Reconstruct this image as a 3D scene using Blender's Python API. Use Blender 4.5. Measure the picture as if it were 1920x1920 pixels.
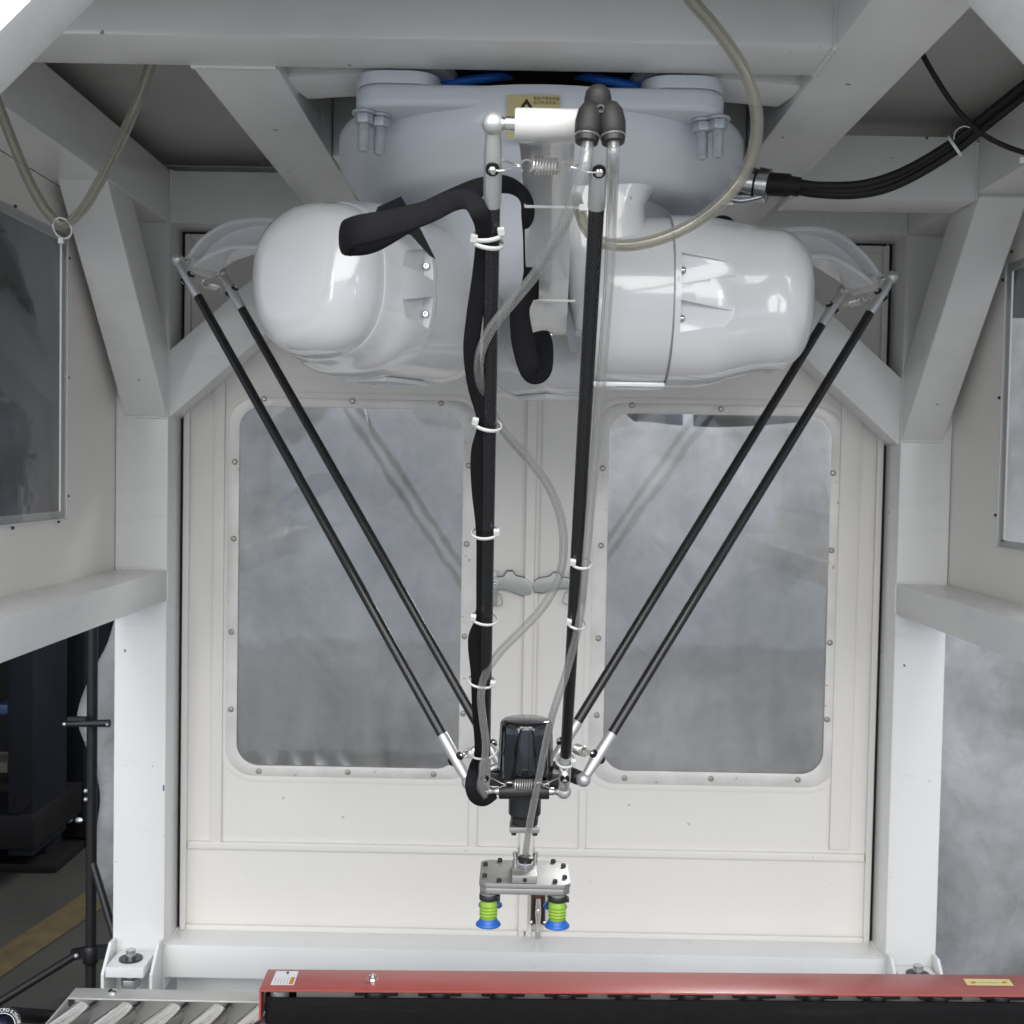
import bpy, bmesh, math, random
from mathutils import Vector, Matrix, noise as mnoise
V = Vector
random.seed(7)
sc = bpy.context.scene
col = sc.collection
for o in list(bpy.data.objects): bpy.data.objects.remove(o)
pi = math.pi

# ------------------------------------------------------------------ camera
EYE = 1.30
FPX, PIT, ROL, YAW = 2254.7, .0366, .0182, .0044
def cam_axes():
    R = V((1, 0, 0)); F = V((0, math.cos(PIT), -math.sin(PIT))); U = V((0, math.sin(PIT), math.cos(PIT)))
    Y = Matrix.Rotation(YAW, 3, 'Z'); R, F, U = Y @ R, Y @ F, Y @ U
    c, s = math.cos(ROL), math.sin(ROL)
    return c*R + s*U, c*U - s*R, F
CR, CU, CF = cam_axes()
cd = bpy.data.cameras.new('camera'); cam = bpy.data.objects.new('camera', cd); col.objects.link(cam)
cd.sensor_width = 36; cd.sensor_fit = 'HORIZONTAL'; cd.lens = FPX/1920*36
cd.clip_start = .02; cd.clip_end = 60
cam.matrix_world = Matrix(((CR.x, CU.x, -CF.x, 0), (CR.y, CU.y, -CF.y, 0), (CR.z, CU.z, -CF.z, EYE), (0, 0, 0, 1)))
cd.dof.use_dof = True; cd.dof.focus_distance = 1.45; cd.dof.aperture_fstop = 15
sc.camera = cam
# ------------------------------------------------------------------ light
w = bpy.data.worlds.new('World'); sc.world = w; w.use_nodes = True
bg = w.node_tree.nodes['Background']; bg.inputs[0].default_value = (.74, .85, 1, 1); bg.inputs[1].default_value = 1.0
def area(name, loc, aim, sx, sy, power, colr=(1, 1, 1)):
    l = bpy.data.lights.new(name, 'AREA'); l.shape = 'RECTANGLE'; l.size = sx; l.size_y = sy; l.energy = power; l.color = colr
    o = bpy.data.objects.new(name, l); col.objects.link(o); o.location = loc
    o.rotation_euler = (V(aim)-V(loc)).to_track_quat('-Z', 'Y').to_euler()
    return o
area('hall_skylight', (-.1, -2.0, 4.2), (.0, -.6, 0), 4.2, 2.4, 220, (1, .975, .94))
area('hall_front', (-.1, -3.4, 2.75), (.03, 1.8, 1.0), 8.0, 1.7, 178, (1, .962, .905))
area('hall_window', (-2.4, -2.2, 1.5), (.2, 1.9, 1.3), .35, 1.3, 9, (1, .97, .93))
area('hall_window', (2.1, -2.6, 1.5), (.2, 1.9, 1.3), .3, 1.4, 7, (1, .97, .93))
hl = area('backdrop_fill', (.9, 4.3, 2.5), (.15, 2.8, 1.15), 1.6, .9, 165, (.98, .985, 1)); hl.data.spread = math.radians(135)  # added fill behind the cloth, brightens the backdrop and the door windows
sc.view_settings.view_transform = 'Standard'; sc.view_settings.look = 'None'
sc.view_settings.exposure = 0; sc.view_settings.gamma = 1
sc.cycles.max_bounces = 10; sc.cycles.transparent_max_bounces = 24

# ------------------------------------------------------------------ helpers
def at(px, py, Y):
    """a point of the place at depth Y (metres from the lens plane)"""
    d = CF*FPX + CR*(px-960) - CU*(py-960)
    return V((0, 0, EYE)) + d*(Y/d.y)
def Z(h): return EYE+h

ORG = {}
class MB:
    def __init__(s): s.v = []; s.f = []; s.uv = {}
    def add(s, vs, fs, uvs=None):
        b = len(s.v); s.v += [V(x) for x in vs]
        for i, f in enumerate(fs):
            if uvs: s.uv[len(s.f)] = uvs[i]
            s.f.append([b+k for k in f])
        return s
    def obox(s, c, ax, h):
        c = V(c); ax = [V(a).normalized() for a in ax]; vs = []
        for i in (-1, 1):
            for j in (-1, 1):
                for k in (-1, 1): vs.append(c+ax[0]*h[0]*i+ax[1]*h[1]*j+ax[2]*h[2]*k)
        return s.add(vs, [(0, 1, 3, 2), (4, 6, 7, 5), (0, 4, 5, 1), (2, 3, 7, 6), (0, 2, 6, 4), (1, 5, 7, 3)])
    def box(s, a, b):
        a, b = V(a), V(b); c = (a+b)/2; h = (b-a)/2
        return s.obox(c, ((1, 0, 0), (0, 1, 0), (0, 0, 1)), [abs(x) for x in h])
    def beam(s, p0, p1, wd, th, up):
        p0, p1 = V(p0), V(p1); d = (p1-p0).normalized(); sd = d.cross(V(up)).normalized(); u = sd.cross(d)
        return s.obox((p0+p1)/2, (d, sd, u), ((p1-p0).length/2, wd/2, th/2))
    def lathe(s, prof, base, axis, n=24, x=None, sq=None):
        """prof: (radius, height along axis)"""
        ax = V(axis).normalized(); t = V(x) if x else (V((1, 0, 0)) if abs(ax.x) < .8 else V((0, 0, 1)))
        e1 = (t-ax*t.dot(ax)).normalized(); e2 = ax.cross(e1); base = V(base); vs = []; fs = []
        for r, h in prof:
            for i in range(n):
                a = 2*pi*i/n
                vs.append(base+ax*h+(e1*math.cos(a)+e2*math.sin(a))*max(r, 1e-5))
        for j in range(len(prof)-1):
            for i in range(n):
                k = (i+1) % n; fs.append((j*n+i, j*n+k, (j+1)*n+k, (j+1)*n+i))
        if prof[0][0] > 1e-4: fs.append(tuple(range(n-1, -1, -1)))
        if prof[-1][0] > 1e-4: fs.append(tuple((len(prof)-1)*n+i for i in range(n)))
        return s.add(vs, fs)
    def cyl(s, p0, p1, r, n=16, r2=None):
        p0, p1 = V(p0), V(p1)
        return s.lathe([(r, 0), (r if r2 is None else r2, (p1-p0).length)], p0, p1-p0, n)
    def ball(s, c, r, n=16, m=10, sc3=None, ax=(0, 0, 1)):
        pr = [(r*math.sin(pi*i/m), -r*math.cos(pi*i/m)) for i in range(m+1)]
        if sc3: pr = [(a*sc3[0], b*sc3[1]) for a, b in pr]
        return s.lathe(pr, c, ax, n)
    def tube(s, pts, r, n=10, flat=None, ref=None, closed=False, caps=True, sdl=None):
        """sweep along pts; r number or list; flat=(across, thick) scales; ref keeps the flat side turned to ref"""
        P = [V(p) for p in pts]; m = len(P); rr = r if isinstance(r, (list, tuple)) else [r]*m
        T = []
        for i in range(m):
            a = P[(i-1) % m] if (closed or i > 0) else P[i]; b = P[(i+1) % m] if (closed or i < m-1) else P[i]
            T.append((b-a).normalized())
        nn = V((0, 0, 1)) if abs(T[0].z) < .9 else V((1, 0, 0))
        nn = (nn-T[0]*nn.dot(T[0])).normalized(); vs = []; fs = []; uvs = []; L = [0]
        for i in range(1, m): L.append(L[-1]+(P[i]-P[i-1]).length)
        for i in range(m):
            if sdl is not None:
                sd = sdl[i]-T[i]*sdl[i].dot(T[i]); sd.normalize(); up = sd.cross(T[i]).normalized()
            elif ref is not None:
                rf = ref[i] if isinstance(ref, list) else V(ref)
                sd = T[i].cross(rf)
                if sd.length < 1e-3: sd = nn
                sd.normalize(); up = sd.cross(T[i]).normalized()
                nn = sd
            else:
                nn = (nn-T[i]*nn.dot(T[i])).normalized(); sd = nn; up = T[i].cross(nn)
            fx, fy = flat if flat else (1, 1)
            for k in range(n):
                a = 2*pi*k/n; vs.append(P[i]+sd*math.cos(a)*rr[i]*fx+up*math.sin(a)*rr[i]*fy)
        mm = m if closed else m-1
        for i in range(mm):
            j = (i+1) % m
            for k in range(n):
                q = (k+1) % n; fs.append((i*n+k, i*n+q, j*n+q, j*n+k))
                l0, l1 = L[i], (L[j] if j else L[-1]+(P[0]-P[-1]).length)
                uvs.append(((k/n, l0), ((k+1)/n, l0), ((k+1)/n, l1), (k/n, l1)))
        if caps and not closed:
            fs.append(tuple(range(n-1, -1, -1))); uvs.append([(0, 0)]*n)
            fs.append(tuple((m-1)*n+k for k in range(n))); uvs.append([(0, 0)]*n)
        return s.add(vs, fs, uvs)
    def prism(s, outline, o, ex, ey, th):
        """2-D outline in the plane (o, ex, ey), thickness th along ex x ey"""
        o, ex, ey = V(o), V(ex), V(ey); nz = ex.cross(ey).normalized(); n = len(outline)
        vs = [o+ex*a+ey*b for a, b in outline]+[o+ex*a+ey*b+nz*th for a, b in outline]
        fs = [tuple(range(n-1, -1, -1)), tuple(range(n, 2*n))]+[(i, (i+1) % n, n+(i+1) % n, n+i) for i in range(n)]
        return s.add(vs, fs)
    def ring_prism(s, out, inn, o, ex, ey, th):
        o, ex, ey = V(o), V(ex), V(ey); nz = ex.cross(ey).normalized(); n = len(out)
        vs = []
        for L, d in ((out, 0), (inn, 0), (out, th), (inn, th)): vs += [o+ex*a+ey*b+nz*d for a, b in L]
        fs = []
        for i in range(n):
            j = (i+1) % n
            fs += [(i, n+i, n+j, j), (2*n+i, 2*n+j, 3*n+j, 3*n+i), (i, j, 2*n+j, 2*n+i), (n+i, 3*n+i, 3*n+j, n+j)]
        return s.add(vs, fs)
    def loft(s, rings, caps=True):
        n = len(rings[0]); vs = [p for r in rings for p in r]; fs = []
        for j in range(len(rings)-1):
            for i in range(n):
                k = (i+1) % n; fs.append((j*n+i, j*n+k, (j+1)*n+k, (j+1)*n+i))
        if caps:
            fs.append(tuple(range(n-1, -1, -1))); fs.append(tuple((len(rings)-1)*n+i for i in range(n)))
        return s.add(vs, fs)
    def build(s, name, mat, parent=None, bevel=0, segs=2, smooth=True, angle=40, kind=None):
        mn = V((min(p[i] for p in s.v) for i in range(3))); mx = V((max(p[i] for p in s.v) for i in range(3)))
        c = (mn+mx)/2
        me = bpy.data.meshes.new(name); me.from_pydata([p-c for p in s.v], [], s.f)
        if s.uv:
            ul = me.uv_layers.new(name='UV'); li = 0
            for fi, p in enumerate(me.polygons):
                u = s.uv.get(fi)
                for k, l in enumerate(p.loop_indices):
                    if u: ul.data[l].uv = u[k]
        bm = bmesh.new(); bm.from_mesh(me)
        bmesh.ops.recalc_face_normals(bm, faces=bm.faces)
        if bevel:
            es = [e for e in bm.edges if len(e.link_faces) == 2 and e.calc_face_angle(0) > math.radians(35)]
            bmesh.ops.bevel(bm, geom=es, offset=bevel, segments=segs, profile=.6, affect='EDGES', clamp_overlap=True)
        bm.to_mesh(me); bm.free()
        if smooth:
            for p in me.polygons: p.use_smooth = True
            me.set_sharp_from_angle(angle=math.radians(angle))
        me.materials.append(mat)
        o = bpy.data.objects.new(name, me); col.objects.link(o); put(o, c, parent)
        if kind: o['kind'] = kind
        return o
def put(o, c, parent):
    o.location = c
    if parent is not None:
        o.parent = parent; o.matrix_parent_inverse = Matrix.Translation(ORG[parent.name]).inverted()
    ORG[o.name] = V(c)
def again(o, c, parent, rot=None):
    d = o.copy(); col.objects.link(d); put(d, V(c), parent)
    if rot is not None: d.rotation_euler = rot
    return d
def thing(name, loc, label, cat, group=None):
    o = bpy.data.objects.new(name, None); col.objects.link(o); o.empty_display_size = .05
    o.location = loc; ORG[o.name] = V(loc); o['label'] = label; o['category'] = cat
    if group: o['group'] = group
    return o
def tag(o, label, cat, group=None):
    o['label'] = label; o['category'] = cat
    if group: o['group'] = group
    return o
def cat(P, n=10, closed=False):
    P = [V(p) for p in P]; out = []; m = len(P)
    for i in range(m if closed else m-1):
        g = lambda k: P[k % m] if closed else P[max(0, min(m-1, k))]
        a, b, c, d = g(i-1), g(i), g(i+1), g(i+2)
        for k in range(n):
            t = k/n
            out.append(.5*((2*b)+(c-a)*t+(2*a-5*b+4*c-d)*t*t+(3*b-a-3*c+d)*t**3))
    if not closed: out.append(P[-1])
    return out
def rrect(x0, y0, x1, y1, r, n=8):
    out = []
    for cx, cy, a0 in ((x1-r, y1-r, 0), (x0+r, y1-r, 90), (x0+r, y0+r, 180), (x1-r, y0+r, 270)):
        for k in range(n+1):
            a = math.radians(a0+90*k/n); out.append((cx+r*math.cos(a), cy+r*math.sin(a)))
    return out

# ------------------------------------------------------------------ materials
def mat(name, base, rough=.4, metal=0, coat=0, var=.0, vscale=6, bump=0, bscale=200, spec=.5, rvar=0, rscale=9, trans=0):
    m = bpy.data.materials.new(name); m.use_nodes = True; nt = m.node_tree; b = nt.nodes['Principled BSDF']
    b.inputs['Base Color'].default_value = (*base, 1); b.inputs['Roughness'].default_value = rough
    b.inputs['Metallic'].default_value = metal; b.inputs['Coat Weight'].default_value = coat; b.inputs['Coat Roughness'].default_value = .06
    b.inputs['Specular IOR Level'].default_value = spec
    tc = nt.nodes.new('ShaderNodeTexCoord')
    if var:
        n = nt.nodes.new('ShaderNodeTexNoise'); n.inputs['Scale'].default_value = vscale; n.inputs['Detail'].default_value = 6
        r = nt.nodes.new('ShaderNodeValToRGB'); r.color_ramp.elements[0].position = .3; r.color_ramp.elements[1].position = .72
        r.color_ramp.elements[0].color = (*[c*(1-var) for c in base], 1); r.color_ramp.elements[1].color = (*[min(1, c*(1+var*.35)) for c in base], 1)
        nt.links.new(tc.outputs['Object'], n.inputs['Vector']); nt.links.new(n.outputs['Fac'], r.inputs['Fac']); nt.links.new(r.outputs['Color'], b.inputs['Base Color'])
    if rvar:
        n = nt.nodes.new('ShaderNodeTexNoise'); n.inputs['Scale'].default_value = rscale; n.inputs['Detail'].default_value = 2
        mr = nt.nodes.new('ShaderNodeMapRange'); mr.inputs['From Min'].default_value = .3; mr.inputs['From Max'].default_value = .7
        mr.inputs['To Min'].default_value = max(.02, rough-rvar); mr.inputs['To Max'].default_value = rough+rvar
        nt.links.new(tc.outputs['Object'], n.inputs['Vector']); nt.links.new(n.outputs['Fac'], mr.inputs['Value']); nt.links.new(mr.outputs['Result'], b.inputs['Roughness'])
    if bump:
        n = nt.nodes.new('ShaderNodeTexNoise'); n.inputs['Scale'].default_value = bscale; n.inputs['Detail'].default_value = 3
        bp = nt.nodes.new('ShaderNodeBump'); bp.inputs['Strength'].default_value = bump; bp.inputs['Distance'].default_value = .002
        nt.links.new(tc.outputs['Object'], n.inputs['Vector']); nt.links.new(n.outputs['Fac'], bp.inputs['Height']); nt.links.new(bp.outputs['Normal'], b.inputs['Normal'])
    return m
def stripes(m, scale, dist=.0012, strength=.6, use_uv=True, axis='X', kind='wave'):
    nt = m.node_tree; b = nt.nodes['Principled BSDF']; tc = nt.nodes.new('ShaderNodeTexCoord'); mp = nt.nodes.new('ShaderNodeMapping')
    mp.inputs['Scale'].default_value = scale
    if kind == 'wave':
        t = nt.nodes.new('ShaderNodeTexWave'); t.bands_direction = axis; t.inputs['Scale'].default_value = 1; out = t.outputs['Fac']
    else:
        t = nt.nodes.new('ShaderNodeTexChecker'); t.inputs['Scale'].default_value = 1; out = t.outputs['Fac']
    bp = nt.nodes.new('ShaderNodeBump'); bp.inputs['Strength'].default_value = strength; bp.inputs['Distance'].default_value = dist
    nt.links.new(tc.outputs['UV' if use_uv else 'Object'], mp.inputs['Vector']); nt.links.new(mp.outputs['Vector'], t.inputs['Vector'])
    nt.links.new(out, bp.inputs['Height']); nt.links.new(bp.outputs['Normal'], b.inputs['Normal'])
    return t, out
M = {}
M['frame'] = mat('frame_paint', (.785, .785, .775), .24, var=.02, vscale=5, bump=.05, bscale=90, rvar=.04, rscale=2.5)
M['door'] = mat('door_paint', (.79, .765, .73), .40, var=.03, vscale=3, bump=.04, bscale=120, rvar=.06)
M['bezel'] = mat('bezel_metal', (.74, .715, .685), .42, metal=.25, var=.14, vscale=16, rvar=.1, bump=.05)
M['robot'] = mat('robot_paint', (.70, .705, .715), .20, coat=1.0, var=.02, vscale=8, bump=.03, bscale=60)
M['cast'] = mat('robot_cast_paint', (.655, .68, .73), .36, coat=.2, var=.03, vscale=8, bump=.08, bscale=130)
M['roof'] = mat('roof_sheet', (.50, .50, .48), .38, metal=.3, var=.1, vscale=4, rvar=.08)
M['seam'] = mat('seam_line', (.40, .41, .43), .6)
M['alu'] = mat('bead_blasted_aluminium', (.62, .62, .62), .42, metal=.75, bump=.05, bscale=500)
M['plate'] = mat('brushed_plate', (.33, .325, .315), .48, metal=.7, var=.08, vscale=30, rvar=.03, bump=.05)
M['rail'] = mat('rail_aluminium', (.62, .61, .59), .4, metal=.45, var=.06, vscale=20)
M['steel'] = mat('bright_steel', (.72, .71, .69), .2, metal=1)
M['nickel'] = mat('nickel', (.55, .56, .57), .25, metal=1)
M['zinc'] = mat('painted_zinc', (.50, .53, .57), .45, metal=.4, var=.15, vscale=80)
M['latch'] = mat('latch_zinc', (.40, .42, .40), .38, metal=.3, var=.1, vscale=40)
M['carbon'] = mat('carbon_weave', (.012, .012, .014), .3, coat=.35, spec=.4)
t, out = stripes(M['carbon'], (28, 420, 1), .0004, .2, kind='checker')
nt = M['carbon'].node_tree; rp = nt.nodes.new('ShaderNodeMapRange'); rp.inputs['To Min'].default_value = .22; rp.inputs['To Max'].default_value = .5
nt.links.new(out, rp.inputs['Value']); nt.links.new(rp.outputs['Result'], nt.nodes['Principled BSDF'].inputs['Roughness'])
mx = nt.nodes.new('ShaderNodeMix'); mx.data_type = 'RGBA'; mx.inputs['A'].default_value = (.004, .004, .0045, 1); mx.inputs['B'].default_value = (.017, .017, .02, 1)
nt.links.new(out, mx.inputs['Factor']); nt.links.new(mx.outputs['Result'], nt.nodes['Principled BSDF'].inputs['Base Color'])
M['sleeve'] = mat('woven_sleeve', (.0065, .0065, .008), .75, spec=.22)
stripes(M['sleeve'], (11.0, 0, 0), .0010, .3)
M['rubber'] = mat('black_rubber', (.006, .006, .0065), .5, spec=.3, bump=.08, bscale=300)
M['gloss'] = mat('gloss_black_plastic', (.006, .006, .008), .12, coat=.8, rvar=.04, rscale=20)
M['black'] = mat('satin_black', (.014, .014, .015), .38, bump=.04)
M['fitting'] = mat('grey_fitting_plastic', (.021, .021, .020), .5, spec=.3, bump=.06, bscale=300)
M['screw'] = mat('dark_screw', (.06, .058, .055), .35, metal=.8)
M['screwlt'] = mat('steel_screw', (.42, .40, .37), .35, metal=.9)
M['tie'] = mat('nylon_tie', (.66, .66, .65), .35, spec=.5)
M['delrin'] = mat('white_bar', (.62, .615, .60), .3, coat=.3)
M['red'] = mat('red_paint', (.35, .070, .060), .32, coat=.25, var=.06, vscale=5, bump=.04, rvar=.03)
M['belt'] = mat('belt_rubber', (.0055, .0055, .006), .8, spec=.22, bump=.5, bscale=700, var=.25, vscale=60)
M['lime'] = mat('lime_silicone', (.26, .43, .045), .48, spec=.4, var=.18, vscale=90); M['lime'].node_tree.nodes['Principled BSDF'].inputs['Subsurface Weight'].default_value = .25
M['lime'].node_tree.nodes['Principled BSDF'].inputs['Subsurface Radius'].default_value = (.004, .006, .001)
M['blue'] = mat('blue_silicone', (.014, .105, .42), .4)
M['bluehose'] = mat('blue_hose', (.03, .20, .80), .35)
M['wire'] = mat('spring_wire', (.70, .69, .66), .3, metal=.85)
M['bin'] = mat('bin_plastic', (.006, .022, .07), .5)
M['stand'] = mat('stand_black', (.012, .012, .013), .4)
M['machine'] = mat('navy_machine', (.0045, .0055, .0085), .6, spec=.12, var=.3, vscale=4)
M['machdark'] = mat('dark_machine', (.004, .004, .0045), .6, spec=.12, var=.4, vscale=6)
M['mattan'] = mat('stored_parts', (.05, .045, .035), .7, var=.5, vscale=9)
M['wall'] = mat('hall_wall', (.022, .022, .024), .8, var=.4, vscale=1.2)
M['lensglass'] = mat('lens_glass', (.01, .01, .03), .05, coat=1)
M['lenswhite'] = mat('lens_print', (.8, .8, .82), .5)
M['yellow'] = mat('label_yellow', (.55, .47, .23), .5, var=.06, vscale=60)
M['ink'] = mat('label_ink', (.012, .012, .012), .55)
M['paper'] = mat('label_paper', (.76, .77, .8), .45)
M['orange'] = mat('label_orange', (.55, .22, .04), .5)
M['greyink'] = mat('label_grey_ink', (.38, .39, .42), .5)
M['lightyellow'] = mat('belt_label_yellow', (.74, .64, .28), .5)
M['purple'] = mat('marker_ink', (.09, .05, .22), .6)
M['rust'] = mat('latch_rust', (.16, .05, .035), .5, metal=.3, var=.5, vscale=50)
# floor
m = M['floor'] = mat('hall_floor', (.20, .20, .19), .5, var=.35, vscale=2.2, bump=.1, bscale=60)
M['mark'] = mat('floor_paint', (.040, .028, .008), .6, var=.45, vscale=14)
# fabric
m = M['fabric'] = mat('backdrop_cloth', (.42, .42, .43), .85, var=.42, vscale=2.6, bump=.9, bscale=16, spec=.2)
nt = m.node_tree; tl = nt.nodes.new('ShaderNodeBsdfTranslucent'); nt.links.new([n_ for n_ in nt.nodes if n_.type == 'VALTORGB'][0].outputs['Color'], tl.inputs[0])
mxs = nt.nodes.new('ShaderNodeMixShader'); mxs.inputs[0].default_value = .45; ou = nt.nodes['Material Output']
nt.links.new(nt.nodes['Principled BSDF'].outputs[0], mxs.inputs[1]); nt.links.new(tl.outputs[0], mxs.inputs[2]); nt.links.new(mxs.outputs[0], ou.inputs[0])
# window sheet
def pane_mat(name, tint, haze, rough, bumpy):
    m = bpy.data.materials.new(name); m.use_nodes = True; nt = m.node_tree; nt.nodes.clear()
    o = nt.nodes.new('ShaderNodeOutputMaterial'); tr = nt.nodes.new('ShaderNodeBsdfTransparent'); tr.inputs[0].default_value = (*tint, 1)
    gl = nt.nodes.new('ShaderNodeBsdfGlossy'); gl.inputs['Roughness'].default_value = rough; gl.inputs['Color'].default_value = (.95, .96, 1, 1)
    df = nt.nodes.new('ShaderNodeBsdfDiffuse'); df.inputs[0].default_value = (.55, .55, .53, 1)
    fc = nt.nodes.new('ShaderNodeLayerWeight'); fc.inputs['Blend'].default_value = .5
    pw = nt.nodes.new('ShaderNodeMath'); pw.operation = 'POWER'; pw.inputs[1].default_value = 5
    fr = nt.nodes.new('ShaderNodeMapRange'); fr.inputs['To Min'].default_value = .07; fr.inputs['To Max'].default_value = .9
    nt.links.new(fc.outputs['Facing'], pw.inputs[0]); nt.links.new(pw.outputs[0], fr.inputs['Value'])
    m1 = nt.nodes.new('ShaderNodeMixShader'); m2 = nt.nodes.new('ShaderNodeMixShader')
    tc = nt.nodes.new('ShaderNodeTexCoord'); n = nt.nodes.new('ShaderNodeTexNoise'); n.inputs['Scale'].default_value = 5; n.inputs['Detail'].default_value = 3
    bp = nt.nodes.new('ShaderNodeBump'); bp.inputs['Strength'].default_value = bumpy; bp.inputs['Distance'].default_value = .02
    nt.links.new(tc.outputs['Object'], n.inputs['Vector']); nt.links.new(n.outputs['Fac'], bp.inputs['Height'])
    nt.links.new(bp.outputs['Normal'], gl.inputs['Normal']); nt.links.new(bp.outputs['Normal'], fc.inputs['Normal'])
    n2 = nt.nodes.new('ShaderNodeTexNoise'); n2.inputs['Scale'].default_value = 3.5; n2.inputs['Detail'].default_value = 8; n2.inputs['Distortion'].default_value = 1.2
    mr = nt.nodes.new('ShaderNodeMapRange'); mr.inputs['From Min'].default_value = .35; mr.inputs['From Max'].default_value = .75
    mr.inputs['To Min'].default_value = haze*.3; mr.inputs['To Max'].default_value = haze*1.6
    mpg = nt.nodes.new('ShaderNodeMapping'); mpg.inputs['Scale'].default_value = (2.2, 1, .7); mpg.inputs['Rotation'].default_value = (0, .5, 0)
    nt.links.new(tc.outputs['Object'], mpg.inputs['Vector']); nt.links.new(mpg.outputs['Vector'], n2.inputs['Vector']); nt.links.new(n2.outputs['Fac'], mr.inputs['Value'])
    nt.links.new(mr.outputs['Result'], m1.inputs[0]); nt.links.new(tr.outputs[0], m1.inputs[1]); nt.links.new(df.outputs[0], m1.inputs[2])
    nt.links.new(fr.outputs[0], m2.inputs[0]); nt.links.new(m1.outputs[0], m2.inputs[1]); nt.links.new(gl.outputs[0], m2.inputs[2])
    nt.links.new(m2.outputs[0], o.inputs[0])
    return m
nt = M['fabric'].node_tree; rmp = [n_ for n_ in nt.nodes if n_.type == 'VALTORGB'][0]
tc = nt.nodes.new('ShaderNodeTexCoord'); n1 = nt.nodes.new('ShaderNodeTexNoise'); n1.inputs['Scale'].default_value = 2.4; n1.inputs['Detail'].default_value = 12; n1.inputs['Roughness'].default_value = .68; n1.inputs['Distortion'].default_value = .15
nt.links.new(tc.outputs['Object'], n1.inputs['Vector']); nt.links.new(n1.outputs['Fac'], rmp.inputs['Fac'])
rmp.color_ramp.elements[0].position = .36; rmp.color_ramp.elements[1].position = .66
rmp.color_ramp.elements[0].color = (.29, .29, .295, 1); rmp.color_ramp.elements[1].color = (.54, .54, .555, 1)
wn = nt.nodes.new('ShaderNodeTexNoise'); wn.inputs['Scale'].default_value = 2.2; wn.inputs['Detail'].default_value = 3
wv = nt.nodes.new('ShaderNodeVectorMath'); wv.operation = 'MULTIPLY_ADD'; wv.inputs[1].default_value = (.5, .5, .5)
nt.links.new(tc.outputs['Object'], wn.inputs['Vector']); nt.links.new(wn.outputs['Color'], wv.inputs[0]); nt.links.new(tc.outputs['Object'], wv.inputs[2])
n2 = nt.nodes.new('ShaderNodeTexVoronoi'); n2.feature = 'F1'; n2.inputs['Scale'].default_value = 3.4; n2.inputs['Detail'].default_value = 2.5; n2.inputs['Roughness'].default_value = .45
bp = nt.nodes.new('ShaderNodeBump'); bp.inputs['Strength'].default_value = .8; bp.inputs['Distance'].default_value = .045
nt.links.new(wv.outputs[0], n2.inputs['Vector']); nt.links.new(n2.outputs['Distance'], bp.inputs['Height'])
for n_ in nt.nodes:
    if n_.type in ('BSDF_PRINCIPLED', 'BSDF_TRANSLUCENT'): nt.links.new(bp.outputs['Normal'], n_.inputs['Normal'])
# specks, scuffs and grinding smears on the frame paint
nt = M['frame'].node_tree; pb = nt.nodes['Principled BSDF']; old = pb.inputs['Base Color'].links[0].from_socket
tc = nt.nodes.new('ShaderNodeTexCoord'); sp = nt.nodes.new('ShaderNodeTexNoise'); sp.inputs['Scale'].default_value = 55; sp.inputs['Detail'].default_value = 2
r1 = nt.nodes.new('ShaderNodeMapRange'); r1.inputs['From Min'].default_value = .76; r1.inputs['From Max'].default_value = .80
mp = nt.nodes.new('ShaderNodeMapping'); mp.inputs['Scale'].default_value = (3, 3, 14); mp.inputs['Rotation'].default_value = (.3, .2, .1)
sm = nt.nodes.new('ShaderNodeTexNoise'); sm.inputs['Scale'].default_value = 2.0; sm.inputs['Detail'].default_value = 9; sm.inputs['Roughness'].default_value = .7
r2 = nt.nodes.new('ShaderNodeMapRange'); r2.inputs['From Min'].default_value = .56; r2.inputs['From Max'].default_value = .80; r2.inputs['To Max'].default_value = .30
ma = nt.nodes.new('ShaderNodeMix'); ma.data_type = 'RGBA'; ma.inputs['B'].default_value = (.13, .125, .12, 1)
mb2 = nt.nodes.new('ShaderNodeMix'); mb2.data_type = 'RGBA'; mb2.inputs['B'].default_value = (.46, .455, .46, 1)
nt.links.new(tc.outputs['Object'], sp.inputs['Vector']); nt.links.new(sp.outputs['Fac'], r1.inputs['Value'])
nt.links.new(tc.outputs['Object'], mp.inputs['Vector']); nt.links.new(mp.outputs['Vector'], sm.inputs['Vector']); nt.links.new(sm.outputs['Fac'], r2.inputs['Value'])
nt.links.new(old, mb2.inputs['A']); nt.links.new(r2.outputs['Result'], mb2.inputs['Factor'])
nt.links.new(mb2.outputs['Result'], ma.inputs['A']); nt.links.new(r1.outputs['Result'], ma.inputs['Factor']); nt.links.new(ma.outputs['Result'], pb.inputs['Base Color'])
M['pane'] = pane_mat('acrylic_pane', (.86, .865, .86), .15, .04, .05)
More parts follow.
